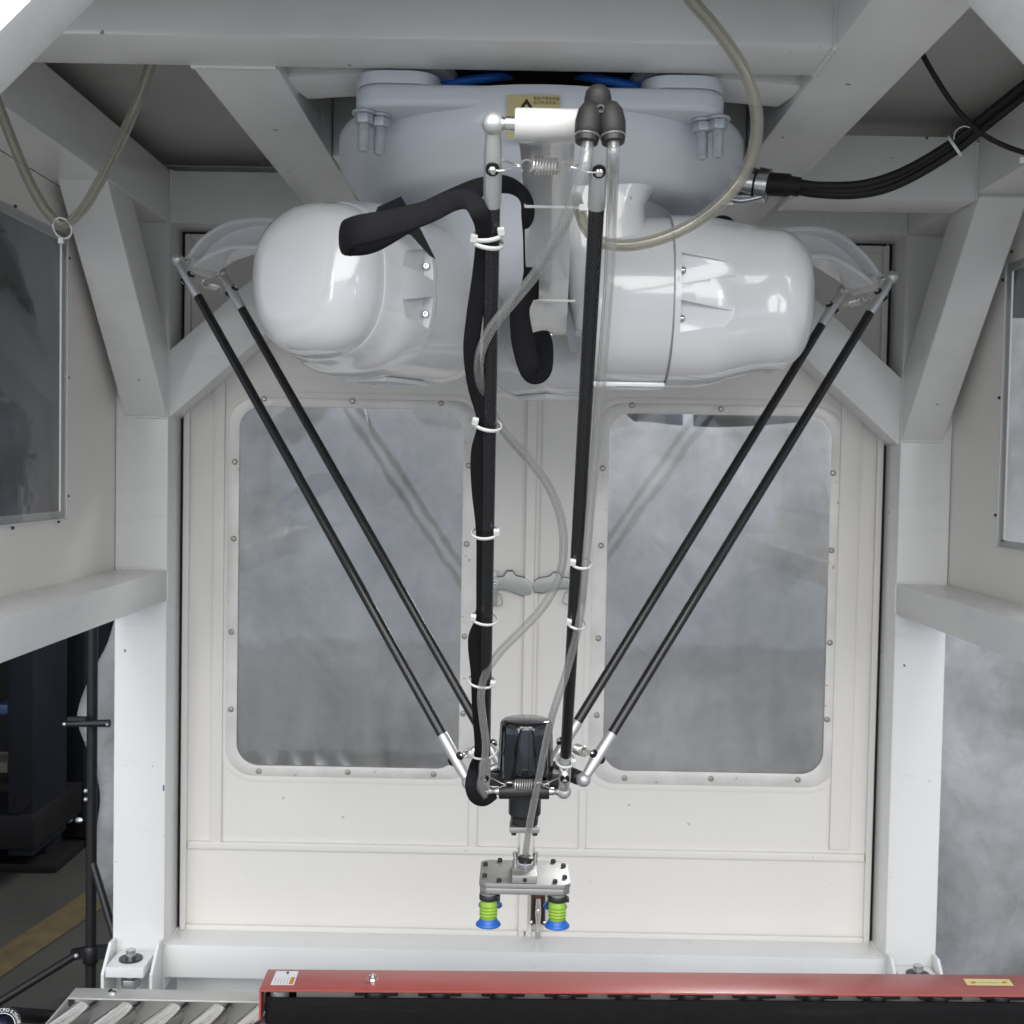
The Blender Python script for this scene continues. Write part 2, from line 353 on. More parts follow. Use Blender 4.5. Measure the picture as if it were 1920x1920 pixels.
def specks(m, colr, thr, scale, stretch=(1, 1, 1), width=.03):
    nt = m.node_tree; pb = nt.nodes['Principled BSDF']; sk = pb.inputs['Base Color']
    tc = nt.nodes.new('ShaderNodeTexCoord'); mp = nt.nodes.new('ShaderNodeMapping'); mp.inputs['Scale'].default_value = stretch; mp.inputs['Rotation'].default_value = (.2, .35, .4)
    n = nt.nodes.new('ShaderNodeTexNoise'); n.inputs['Scale'].default_value = scale; n.inputs['Detail'].default_value = 3
    r = nt.nodes.new('ShaderNodeMapRange'); r.inputs['From Min'].default_value = thr; r.inputs['From Max'].default_value = thr+width; r.inputs['To Max'].default_value = .8
    mx = nt.nodes.new('ShaderNodeMix'); mx.data_type = 'RGBA'; mx.inputs['B'].default_value = (*colr, 1)
    if sk.links: nt.links.new(sk.links[0].from_socket, mx.inputs['A'])
    else: mx.inputs['A'].default_value = sk.default_value
    nt.links.new(tc.outputs['Object'], mp.inputs['Vector']); nt.links.new(mp.outputs['Vector'], n.inputs['Vector']); nt.links.new(n.outputs['Fac'], r.inputs['Value'])
    nt.links.new(r.outputs['Result'], mx.inputs['Factor']); nt.links.new(mx.outputs['Result'], sk)
specks(M['red'], (.16, .05, .045), .70, 60, (.25, 1, 1)); specks(M['red'], (.5, .22, .19), .72, 45, (.1, 1.6, 1))
specks(M['door'], (.45, .42, .39), .74, 42); specks(M['robot'], (.36, .36, .37), .77, 60); specks(M['cast'], (.30, .32, .35), .765, 75)
specks(M['belt'], (.014, .014, .014), .60, 26, (.12, 1, 2.2), .12); specks(M['blue'], (.03, .06, .14), .66, 300, width=.08); specks(M['bezel'], (.36, .30, .26), .70, 70)
M['sidepane'] = pane_mat('side_acrylic_pane', (.80, .81, .81), .045, .04, .16)
def hose_mat(name, tint, body, opac):
    m = bpy.data.materials.new(name); m.use_nodes = True; nt = m.node_tree; nt.nodes.clear()
    o = nt.nodes.new('ShaderNodeOutputMaterial'); tr = nt.nodes.new('ShaderNodeBsdfTransparent'); tr.inputs[0].default_value = (*tint, 1)
    b = nt.nodes.new('ShaderNodeBsdfPrincipled'); b.inputs['Base Color'].default_value = (*body, 1); b.inputs['Roughness'].default_value = .12
    b.inputs['Coat Weight'].default_value = .6
    lw = nt.nodes.new('ShaderNodeLayerWeight'); lw.inputs['Blend'].default_value = .35
    mr = nt.nodes.new('ShaderNodeMapRange'); mr.inputs['From Min'].default_value = .15; mr.inputs['From Max'].default_value = .85; mr.inputs['To Min'].default_value = opac; mr.inputs['To Max'].default_value = min(1, opac+.62)
    mx = nt.nodes.new('ShaderNodeMixShader'); m2 = nt.nodes.new('ShaderNodeMixShader'); gl = nt.nodes.new('ShaderNodeBsdfGlossy'); gl.inputs['Roughness'].default_value = .10
    fc = nt.nodes.new('ShaderNodeLayerWeight'); fc.inputs['Blend'].default_value = .5; pw = nt.nodes.new('ShaderNodeMath'); pw.operation = 'POWER'; pw.inputs[1].default_value = 4
    fr = nt.nodes.new('ShaderNodeMapRange'); fr.inputs['To Min'].default_value = .06; fr.inputs['To Max'].default_value = .6
    nt.links.new(fc.outputs['Facing'], pw.inputs[0]); nt.links.new(pw.outputs[0], fr.inputs['Value']); nt.links.new(fr.outputs['Result'], m2.inputs[0])
    nt.links.new(lw.outputs['Facing'], mr.inputs['Value']); nt.links.new(mr.outputs['Result'], mx.inputs[0])
    nt.links.new(tr.outputs[0], mx.inputs[1]); nt.links.new(b.outputs[0], mx.inputs[2])
    nt.links.new(mx.outputs[0], m2.inputs[1]); nt.links.new(gl.outputs[0], m2.inputs[2]); nt.links.new(m2.outputs[0], o.inputs[0])
    return m
M['clear'] = hose_mat('clear_tube', (.975, .975, .97), (.46, .46, .455), .09)
M['milky'] = hose_mat('yellowed_tube', (.92, .91, .86), (.36, .345, .30), .24)

# ------------------------------------------------------------------ setting
b = MB(); b.box((-7, -4, -.2), (7, 9, 0)); fl = b.build('floor', M['floor'], kind='structure', smooth=False)
M['floor_shade'] = mat('shaded_floor_tone', (.0175, .0175, .015), .55, var=.35, vscale=2.2, bump=.1, bscale=60)  # dark base colour stands in for the shade on the rear floor
b = MB(); b.box((-7, 2.46, .0), (7, 8.6, .003)); b.build('shaded_floor', M['floor_shade'], kind='structure', smooth=False)
p0, p1 = at(0, 1800, 1), at(165, 1690, 1)
def onfloor(px, py):
    d = at(px, py, 1)-V((0, 0, EYE)); return V((0, 0, EYE))+d*(EYE/-d.z)
b = MB(); q = [onfloor(-90, 1900), onfloor(-90, 1845), onfloor(215, 1640), onfloor(215, 1690)]
b.add([p+V((0, 0, .007)) for p in q], [(0, 1, 2, 3)]); b.build('floor_marking', M['mark'], kind='structure', smooth=False)
b = MB(); b.box((-7, 8.6, 0), (7, 8.8, 4.8)); b.build('wall', M['wall'], kind='structure', smooth=False)
b = MB(); b.box((-7.2, 2.5, 0), (-7, 8.6, 4.8)); b.build('wall', M['wall'], kind='structure', smooth=False)
b = MB(); b.box((7, 2.5, 0), (7.2, 8.6, 4.8)); b.build('wall', M['wall'], kind='structure', smooth=False)
b = MB(); b.box((-7.2, 2.5, 4.81), (7.2, 8.8, 4.9)); b.build('hall_ceiling', M['wall'], kind='structure', smooth=False)

# ------------------------------------------------------------------ robot cell frame
XL, XLo, XR, XRo = -.670, -.7717, .728, .827
YF, YB = 2.30, 2.40
HT, HTT = .4535, .553
cell = thing('robot_cell', (.03, 1.7, 0), 'white welded steel enclosure with double doors standing around the delta robot', 'machine enclosure')
def fr(name, b, bev=.004, mt='frame'): return b.build(name, M[mt], cell, bevel=bev)
for xa, xb in ((XLo, XL), (XR, XRo)):
    b = MB(); b.box((xa, YF, Z(-1.03)), (xb, YB, Z(HTT))); fr('post', b, .006)
    b = MB(); b.box((xa, .93, Z(HT)), (xb, YF-.001, Z(HTT))); fr('side_top_beam', b)
    b = MB(); b.box((xa, .93, Z(-.2676)), (xb, YF-.001, Z(-.2076))); fr('side_rail', b)
b = MB(); b.box((XL-.003, YF+.0006, Z(HT)), (XR+.003, YB-.0006, Z(HTT-.0006))); fr('rear_top_beam', b)
b = MB(); b.box((XL-.003, YF+.002, Z(-1.0035)), (XR+.003, YB-.0006, Z(-.9386))); fr('rear_bottom_beam', b, .005)
b = MB(); b.box((XL+.001, 1.297, Z(HT)), (.329, 1.395, Z(HTT))); fr('robot_cross_beam', b, .005)
b = MB(); b.box((-.385, 1.396, Z(HT+.001)), (-.285, YF-.002, Z(HTT))); fr('roof_beam', b, .005)
b = MB(); b.box((.330, .93, Z(HT+.001)), (.432, YF-.002, Z(HTT))); fr('roof_beam', b, .005)
b = MB(); b.box((.433, 1.95, Z(HT-.012)), (XR-.001, 2.05, Z(HT+.09))); fr('roof_tie_beam', b, .005)
b = MB(); b.box((XL+.001, .935, Z(HT)), (XR-.001, 1.035, Z(HTT))); fr('front_top_beam', b)
b = MB(); b.box((XLo, .926, Z(HT-.004)), (XRo, .9295, Z(.62))); b.build('front_shade_sheet', M['frame'], cell, smooth=False)  # unseen sheet added to keep front light off the upper parts
# robot mounting rails under the roof
for s, x0 in ((-1, -.285), (1, .330)):
    b = MB(); b.beam((x0, 1.50, Z(HT+.048)), (x0-s*.20, 1.455, Z(HT+.048)), .085, .08, (0, 0, 1)); fr('mount_rail', b)
b = MB(); b.box((-.284, 1.80, Z(HT+.003)), (.329, 1.90, Z(HTT))); fr('mount_cross_beam', b)
# side braces, 45 degrees up and towards the camera
for xa, xb, h0 in ((XLo+.018, XL-.002, .085), (XR+.002, XRo-.018, .066)):
    b = MB(); th = .095; d = V((0, -.345, .372)).normalized(); u = V((0, d.z, -d.y)); L = .62
    c0 = V(((xa+xb)/2, YF, Z(h0)))-d*.10
    b.obox(c0+d*L/2+u*th/2, (d, (1, 0, 0), u), (L/2, (xb-xa)/2, th/2)); fr('side_brace', b)
# rear braces in the rear frame
for s, xp, h0 in ((1, XL, .085), (-1, XR, .056)):
    b = MB(); d = V((s*1, 0, .885)).normalized(); u = V((-s*d.z, 0, abs(d.x))); th = .097; L = .62
    c0 = V((xp, (YF+YB)/2, Z(h0)))-d*.02
    b.obox(c0+d*L/2+u*th/2, (d, (0, 1, 0), u), (L/2, .043, th/2)); fr('rear_brace', b)
# front braces at the upper picture corners
for pa, pb, s in (((187, 0), (0, 185), -1), ((1800, 0), (1920, 130), 1)):
    A, B = at(*pa, 1.037), at(*pb, 1.037); d = (B-A).normalized(); u = V((s*abs(d.z), 0, abs(d.x)))
    b = MB(); c0 = (A+B)/2; b.obox(c0+u*.05+V((0, -.036, 0)), (d, (0, 1, 0), u), (.42, .036, .05)); fr('front_brace', b, .007)
# roof sheets above the beams
b = MB(); b.box((XLo, .93, Z(.585)), (XRo, YB, Z(.589))); b.build('roof_panel', M['roof'], cell, smooth=False)
b = MB()
b.box((XLo, YB-.004, Z(HTT+.0005)), (XRo, YB, Z(.5845))); b.box((XLo, .93, Z(HTT+.0005)), (XLo+.004, YB-.0045, Z(.5845))); b.box((XRo-.004, .93, Z(HTT+.0005)), (XRo, YB-.0045, Z(.5845)))
b.build('roof_gap_strip', M['frame'], cell, smooth=False)  # added strips, close the roof gap against light from behind
def weld(p0, p1, r=.0034):
    p0, p1 = V(p0), V(p1); n = max(8, int((p1-p0).length/.004)); P = [p0.lerp(p1, i/n) for i in range(n+1)]
    rr = [r*(1+.22*math.sin(i*2.1)+random.uniform(-.12, .12)) for i in range(n+1)]
    b = MB(); b.tube(P, rr, 7); b.build('weld_bead', M['frame'], cell, angle=80)
weld((.3295, 1.299, Z(HT+.0005)), (.3295, 1.393, Z(HT+.0005))); weld((.3295, 1.297, Z(HT)), (.3295, 1.297, Z(HTT)))
weld((-.384, 1.3955, Z(HT+.001)), (-.286, 1.3955, Z(HT+.001))); weld((-.2855, 1.52, Z(HT+.012)), (-.2855, 1.455, Z(HT+.012)))
weld((.432, 1.951, Z(HT-.010)), (.432, 2.049, Z(HT-.010))); weld((XR-.001, 1.951, Z(HT-.011)), (XR-.001, 1.951, Z(HT+.08)))
for x_ in (XL+.001, XR-.001):
    weld((x_, YF+.001, Z(HT)), (x_, YF+.001, Z(HTT))); weld((x_, YF+.002, Z(-.9386)), (x_, YB-.012, Z(-.9386)), .003)
    weld((x_, YF-.001, Z(-.265)), (x_, YF-.001, Z(-.21)), .003)
weld((XLo+.02, YF-.001, Z(.084)), (XL-.004, YF-.001, Z(.084)), .0028); weld((XR+.004, YF-.001, Z(.065)), (XRo-.02, YF-.001, Z(.065)), .0028)
weld((XLo+.004, YF-.0015, Z(-.2076)), (XL-.004, YF-.0015, Z(-.2076)), .0028); weld((XR+.004, YF-.0015, Z(-.2076)), (XRo-.004, YF-.0015, Z(-.2076)), .0028)
# side panels with windows
screw0 = None
def screw_at(p, nrm, r, parent, mt='screwlt', name='screw', h=.003):
    nrm = V(nrm).normalized(); key = (name, mt, r, h)
    if key not in SCR:
        b = MB(); b.lathe([(r, 0), (r*.96, h*.55), (r*.7, h), (r*.45, h), (r*.42, h*.4), (0, h*.4)], (0, 0, 0), (0, 0, 1), 12)
        o = b.build(name, M[mt], parent, angle=50)
        SCR[key] = o.data; c = ORG[o.name]; SCRC[key] = c.copy()
        o2 = o
    else:
        o2 = bpy.data.objects.new(name, SCR[key]); col.objects.link(o2)
    q = nrm.to_track_quat('Z', 'Y'); put(o2, V(p)+q @ SCRC[key], parent); o2.rotation_mode = 'QUATERNION'; o2.rotation_quaternion = q
    return o2
SCR = {}; SCRC = {}
def side_panel(X, s, y1, h0, h1, pxs):
    yn = 1.05
    b = MB(); ex = V((0, 1, 0)); ey = V((0, 0, 1))
    th = -.004*s
    # panel with a window cut-out: four strips
    for a, c in (((.93, Z(-.225)), (YB-.02, Z(h0+.012))), ((.93, Z(h1-.012)), (YB-.02, Z(HT))), ((y1-.012, Z(h0+.0121)), (YB-.02, Z(h1-.0121))), ((.93, Z(h0+.0121)), (yn+.02, Z(h1-.0121)))):
        b.box((min(X, X+.003*s), a[0], a[1]), (max(X, X+.003*s), c[0], c[1]))
    pan = b.build('side_panel', M['door'], cell, smooth=False)
    b = MB(); b.box((min(X-.001*s, X-.005*s), yn, Z(h0)), (max(X-.001*s, X-.005*s), y1, Z(h1))); b.build('pane', M['sidepane'], pan, smooth=False)
    b = MB(); t = .004
    for a, c in (((y1, Z(h0-.003)), (y1+t, Z(h1))), ((yn, Z(h0-.003)), (y1-.0002, Z(h0)))):
        b.box((min(X-.0005*s, X-.006*s), a[0], a[1]), (max(X-.0005*s, X-.006*s), c[0], c[1]))
    b.build('pane_edge', M['tie'], pan, smooth=False)
    for (px, py) in pxs:
        d = at(px, py, 1)-V((0, 0, EYE)); p = V((0, 0, EYE))+d*(X/d.x); p.x = X-.0005*s
        screw_at(p, (-s, 0, 0), .0028, pan, 'screw')
side_panel(-.772, -1, 2.04, -.099, .379, [(128, 484), (126, 708), (126, 930), (108, 978), (22, 990), (27, 387)])
side_panel(.828, 1, 2.06, -.119, .36, [(1882, 525), (1875, 746), (1868, 966), (1881, 1014), (1899, 472)])

# doors
YD = 2.392
def door(x0, x1, top, bot, win, glass, scr, ribs, hrib, name_side):
    """all in picture readings of the door plane, turned into metres"""
    P = lambda x, y, Y=YD: at(x, y, Y)
    o = P(960, 960); 
    def loc(x, y): q = P(x, y); return (q.x, q.z)
    Wd = [loc(*w) for w in win]; 
    wx0, wx1 = (Wd[0][0]+Wd[3][0])/2, (Wd[1][0]+Wd[2][0])/2; wz1, wz0 = (Wd[0][1]+Wd[1][1])/2, (Wd[2][1]+Wd[3][1])/2
    G = [loc(*g) for g in glass]
    gx0, gx1 = (G[0][0]+G[3][0])/2, (G[1][0]+G[2][0])/2; gz1, gz0 = (G[0][1]+G[1][1])/2, (G[2][1]+G[3][1])/2
    ex, ey = V((1, 0, 0)), V((0, 0, 1)); org = V((0, YD, 0))
    # leaf with window hole
    hole = rrect(gx0-.008, gz0-.008, gx1+.008, gz1+.008, .045)
    out = []
    n = len(hole)
    cx, cz = (gx0+gx1)/2, (gz0+gz1)/2
    for a, c in hole:
        # project hole points to the outer rectangle
        dx, dz = a-cx, c-cz
        sx = ((x1 if dx > 0 else x0)-cx)/dx if abs(dx) > 1e-6 else 1e9
        sz = ((top if dz > 0 else bot)-cz)/dz if abs(dz) > 1e-6 else 1e9
        k = min(sx, sz); out.append((cx+dx*k, cz+dz*k))
    # snap nearest points to the true corners
    for X_, Z_ in ((x0, top), (x1, top), (x0, bot), (x1, bot)):
        i = min(range(n), key=lambda i: (out[i][0]-X_)**2+(out[i][1]-Z_)**2); out[i] = (X_, Z_)
    b = MB(); b.ring_prism(out, hole, org, ex, ey, -.002)   # ex x ey = -Y
    d = b.build('door', M['door'], cell, smooth=False)
    # folded edge lips, standing towards the cell
    b = MB(); t = .012
    yl = YD-.010
    b.box((x0, yl, bot), (x0+t, YD-.0005, top)); b.box((x1-t, yl, bot), (x1, YD-.0005, top))
    b.box((x0+t+.0004, yl, bot), (x1-t-.0004, YD-.0005, bot+t*1.1)); b.box((x0+t+.0004, yl, top-t), (x1-t-.0004, YD-.0005, top))
    b.build('edge_lip', M['door'], d, bevel=.002)
    # stiffeners
    for (xa, xb, ya, yb) in ribs:
        q0, q1 = loc(xa, ya), loc(xb, yb); 
        b = MB(); b.box((min(q0[0], q1[0]), YD-.007, min(q0[1], q1[1])), (max(q0[0], q1[0]), YD-.0006, max(q0[1], q1[1]))); b.build('stiffener', M['door'], d, bevel=.0025)
    b = MB(); b.box((x0+t+.003, YD-.009, hrib-.0075), (x1-t-.003, YD-.0008, hrib+.0075)); b.build('stiffener', M['door'], d, bevel=.0025)
    # window: bezel and pane
    b = MB(); b.ring_prism(rrect(wx0, wz0, wx1, wz1, .058, 10), rrect(gx0, gz0, gx1, gz1, .045, 10), (0, YD-.0005, 0), ex, ey, .003)
    b2 = b.build('bezel', M['bezel'], d, bevel=.001)
    b = MB(); b.prism(rrect(gx0-.006, gz0-.006, gx1+.006, gz1+.006, .045, 10), (0, YD+.006, 0), ex, ey, .004); b.build('pane', M['pane'], d, smooth=False)
    # raised pressing around the bezel
    b = MB(); b.ring_prism(rrect(wx0-.012, wz0-.012, wx1+.012, wz1+.012, .068, 10), rrect(wx0+.0003, wz0+.0003, wx1-.0003, wz1-.0003, .058, 10), (0, YD-.0003, 0), ex, ey, .0016); b.build('window_flange', M['door'], d, bevel=.0007)
    for (px, py) in scr: screw_at(P(px, py, YD-.0036), (0, -1, 0), .0058, d, 'screwlt', h=.0035)
    return d
zt = at(700, 446, YD).z; zb = (at(335, 1746, YD).z+at(1632, 1764, YD).z)/2
xl = XL+.006; xr = XR-.006; xm = at(994, 1200, YD).x
hr = (at(600, 1588, YD).z+at(1400, 1601, YD).z)/2
dl = door(xl, xm-.0015, zt, zb, [(428, 745), (905, 752), (893, 1463), (424, 1452)], [(449, 762), (868, 768), (862, 1441), (445, 1434)],
          [(495, 748), (661, 752), (827, 756), (440, 866), (438, 1010), (434, 1185), (433, 1330), (485, 1446), (652, 1448), (813, 1452), (879, 873), (875, 1020), (871, 1193), (868, 1338)],
          [(403, 416, 700, 1580), (880, 894, 1470, 1586)], hr, 'left')
dr = door(xm+.0015, xr, zt, zb, [(1115, 757), (1583, 762), (1570, 1475), (1103, 1470)], [(1143, 776), (1557, 780), (1545, 1450), (1130, 1445)],
          [(1185, 760), (1352, 767), (1517, 771), (1130, 878), (1127, 1023), (1122, 1197), (1119, 1341), (1562, 887), (1559, 1032), (1556, 1205), (1551, 1349), (1171, 1459), (1333, 1460), (1496, 1462)],
          [(1578, 1591, 720, 1592), (1086, 1097, 1480, 1596)], hr, 'right')
for xa_, xb_, za_, zb_ in ((XL-.006, xl+.002, Z(-.9386)-.004, Z(HT)+.004), (xr-.002, XR+.006, Z(-.9386)-.004, Z(HT)+.004), (xl+.003, xr-.003, zt-.002, Z(HT)+.004), (xl+.003, xr-.003, Z(-.9386)-.004, zb+.002)):
    b = MB(); b.box((xa_, YD-.0045, za_), (xb_, YD+.002, zb_)); b.build('door_gap_strip', M['rubber'], cell, smooth=False)  # added dark strips, fill the door gaps so no back light leaks through
# centre cover strip with latches
b = MB(); xs0, xs1 = xm-.013, xm+.0055; b.box((xs0, YD-.016, zb+.016), (xs1, YD-.0105, zt-.02)); b.build('cover_strip', M['door'], dl, bevel=.002)
def wing(door_o, px, py, s):
    c = at(px, py, YD-.012); k = .00108
    sh = [(-8, -12), (12, -10), (48, -22), (62, -20), (66, -10), (62, 4), (52, 10), (34, 14), (28, 22), (18, 22), (12, 12), (-8, 10)]
    if s < 0: sh = [(-a, c2*.85-3) for a, c2 in sh][::-1]
    b = MB(); b.prism([((a-28*s)*k*1.05+28*s*k, c2*k*1.09) for a, c2 in sh], c+V((0, .004, 0)), (1, 0, 0), (0, 0, 1), .003); b.build('latch_rim', M['screw'], door_o)
    b = MB(); b.prism([(a*k, c2*k) for a, c2 in sh], c, (1, 0, 0), (0, 0, 1), .008); b.build('latch_wing', M['latch'], door_o, bevel=.001)
    b = MB(); b.box(c+V((-.016*s-.012, -.001, -.045)), c+V((-.016*s+.016, .010, .024))); b.build('latch_base', M['latch'], door_o, bevel=.003)
    b = MB(); b.cyl(c+V((-.004*s, -.002, 0)), c+V((-.004*s, -.014, 0)), .006, 14); b.ball(c+V((-.004*s, -.014, 0)), .0045, 10, 6); b.build('latch_pivot', M['steel'], door_o)
    b = MB(); b.tube(cat([c+V((-.02*s, -.012, -.02)), c+V((.004*s, -.012, -.02)), c+V((.009*s, -.012, -.03)), c+V((.009*s, -.012, -.043)), c+V((-.02*s, -.012, -.045))], 5), .0014, 6); b.build('latch_wire', M['latch'], door_o)
wing(dl, 932, 1093, 1); wing(dr, 1066, 1090, -1)
# bottom toggle latch
c = at(1009, 1700, YD-.012)
b = MB(); b.box(c+V((-.0145, .0, -.036)), c+V((.0145, .010, .034))); b.build('latch_base', M['rust'], dr, bevel=.002)
b = MB()
for s in (-1, 1): b.box(c+V((s*.0115-.0025, -.010, -.034)), c+V((s*.0115+.0025, -.0005, .032)))
b.build('latch_cheek', M['screw'], dr, bevel=.001)
b = MB(); b.tube([c+V((0, -.010, .02)), c+V((0, -.015, -.008)), c+V((0, -.014, -.045))], [.0055, .0065, .0035], 10); b.ball(c+V((0, -.016, -.002)), .006, 10, 6); b.build('latch_lever', M['steel'], dr)
b = MB(); b.cyl(c+V((0, -.008, -.04)), c+V((0, -.008, -.062)), .0042, 12); b.build('latch_hook', M['latch'], dr)
b = MB(); b.cyl(c+V((-.011, -.008, -.028)), c+V((-.016, -.008, -.028)), .004, 10); b.cyl(c+V((.011, -.008, -.028)), c+V((.016, -.008, -.028)), .004, 10); b.build('latch_pin', M['steel'], dr)
b = MB(); b.box((XL+.001, 2.385, Z(-1.16)), (XR-.001, 2.398, Z(-1.004))); fr('kick_plate', b, .001)
# feet: gussets, pad, levelling stud
for xa, xb, s in ((XLo, XL, 1), (XR, XRo, -1)):
    for x in (xa+.002, xb-.008):
        b = MB(); b.prism([(0, -1.04), (-.068, -1.04), (-.068, -.968), (-.024, -.925), (0, -.925)], (x, YF-.001, EYE), (0, 1, 0), (0, 0, 1), .006)
        g = b.build('foot_gusset', M['frame'], cell, bevel=.001)
    cx = (xa+xb)/2
    b = MB(); b.box((cx-.036, YF-.082, Z(-.969)), (cx+.036, YF-.002, Z(-.949))); pd = b.build('foot_plate', M['frame'], cell, bevel=.002)
    b = MB(); b.cyl((cx, YF-.044, Z(-1.262)), (cx, YF-.044, Z(-.930)), .0095, 16)
    for k in range(26): b.lathe([(.0096, 0), (.0108, .0013), (.0096, .0026)], (cx, YF-.044, Z(-1.09)+k*.0042), (0, 0, 1), 14)
    b.build('levelling_stud', M['nickel'], pd)
    b = MB(); b.lathe([(.022, 0), (.022, .003), (.012, .003)], (cx, YF-.044, Z(-.9488)), (0, 0, 1), 24); b.build('washer', M['black'], pd)
    b = MB(); b.lathe([(.019, 0), (.019, .016)], (cx, YF-.044, Z(-1.0)), (0, 0, 1), 6); b.build('nut', M['nickel'], pd, bevel=.0015)
    b = MB(); b.lathe([(.04, 0), (.04, .012), (.018, .03), (.0, .034)], (cx, YF-.044, .001), (0, 0, 1), 24); b.build('foot_pad', M['rubber'], pd)
# small pen marks on the paint
b = MB(); b.add([at(305.5, 1472, YF-.0006), at(308.2, 1472, YF-.0006), at(307.6, 1483, YF-.0006), at(305.2, 1483, YF-.0006)], [(0, 1, 2, 3)]); b.build('pen_mark', M['purple'], cell, smooth=False)

# ------------------------------------------------------------------ delta robot
XC, YC = .0187, 1.65
robot = thing('delta_robot', (XC, YC, Z(HT)), 'white delta robot with black carbon rods hanging inside the enclosure roof', 'robot')
def rb(name, b, mt, bev=0, par=None, **k): return b.build(name, M[mt], par or robot, bevel=bev, **k)
# base drum
b = MB(); b.lathe([(0, .438), (.200, .438), (.264, .437), (.2685, .4355), (.2705, .432), (.2708, .425), (.2700, .398), (.2680, .390), (.262, .380), (.238, .351), (.228, .345), (.215, .342), (.17, .340), (0, .338)], (XC+.004, YC, EYE), (0, 0, 1), 96); drum = rb('base_drum', b, 'cast', angle=30)
b = MB(); b.lathe([(.185, .345), (.172, .33), (.160, .30), (.150, .26), (.140, .235), (.12, .222), (0, .22)], (XC, YC, EYE), (0, 0, 1), 64); rb('base_body', b, 'cast')
# black plate standing in for the shade in the slot above the drum
b = MB(); b.box((-.135, 1.40, Z(.474)), (.175, 1.79, Z(.484))); rb('slot_shade_plate', b, 'black')
# mounting lugs with bolts
b = MB(); b.prism(rrect(-.197, 1.389, .232, 1.66, .034, 8), (0, 0, Z(.4115)), (1, 0, 0), (0, 1, 0), .0255); rb('base_flange', b, 'cast', .007, segs=3)
def lug(cx, y0, y1, wd, s):
    b = MB(); b.prism(rrect(cx-wd/2, y0, cx+wd/2, y1, .033, 8), (0, 0, Z(.4372)), (1, 0, 0), (0, 1, 0), HT-.4372-.0018); l = rb('mounting_lug', b, 'cast', .0012); return l
for (cx, px1, px2, s) in ((-.1475, 682, 712, -1), (.1835, 1318, 1347, 1)):
    l = lug(cx, 1.3898, 1.60, .0975 if s < 0 else .0955, s)
    for px, py, yy in ((px1, 218 if s > 0 else 226, 1.425 if s > 0 else 1.415), (px2, 227 if s > 0 else 217, 1.415 if s > 0 else 1.428)):
        c = at(px, py, yy); c.z = Z(.411)
        b = MB(); b.lathe([(.0140, 0), (.0140, -.003), (.006, -.003)], c, (0, 0, 1), 20); rb('washer', b, 'zinc', par=l)
        b = MB(); b.lathe([(.0112, -.0032), (.0112, -.0140)], c, (0, 0, 1), 6); rb('nut', b, 'zinc', .0008, par=l)
        b = MB(); b.lathe([(.0064, -.013)]+[(.0064+.0007*(k % 2), -.015-.0011*k) for k in range(27)]+[(.004, -.046)], c, (0, 0, 1), 14); rb('bolt', b, 'zinc', par=l)
# two lugs at the rear of the drum
lug(-.12, 1.72, 1.86, .09, -1); lug(.16, 1.72, 1.86, .09, 1)
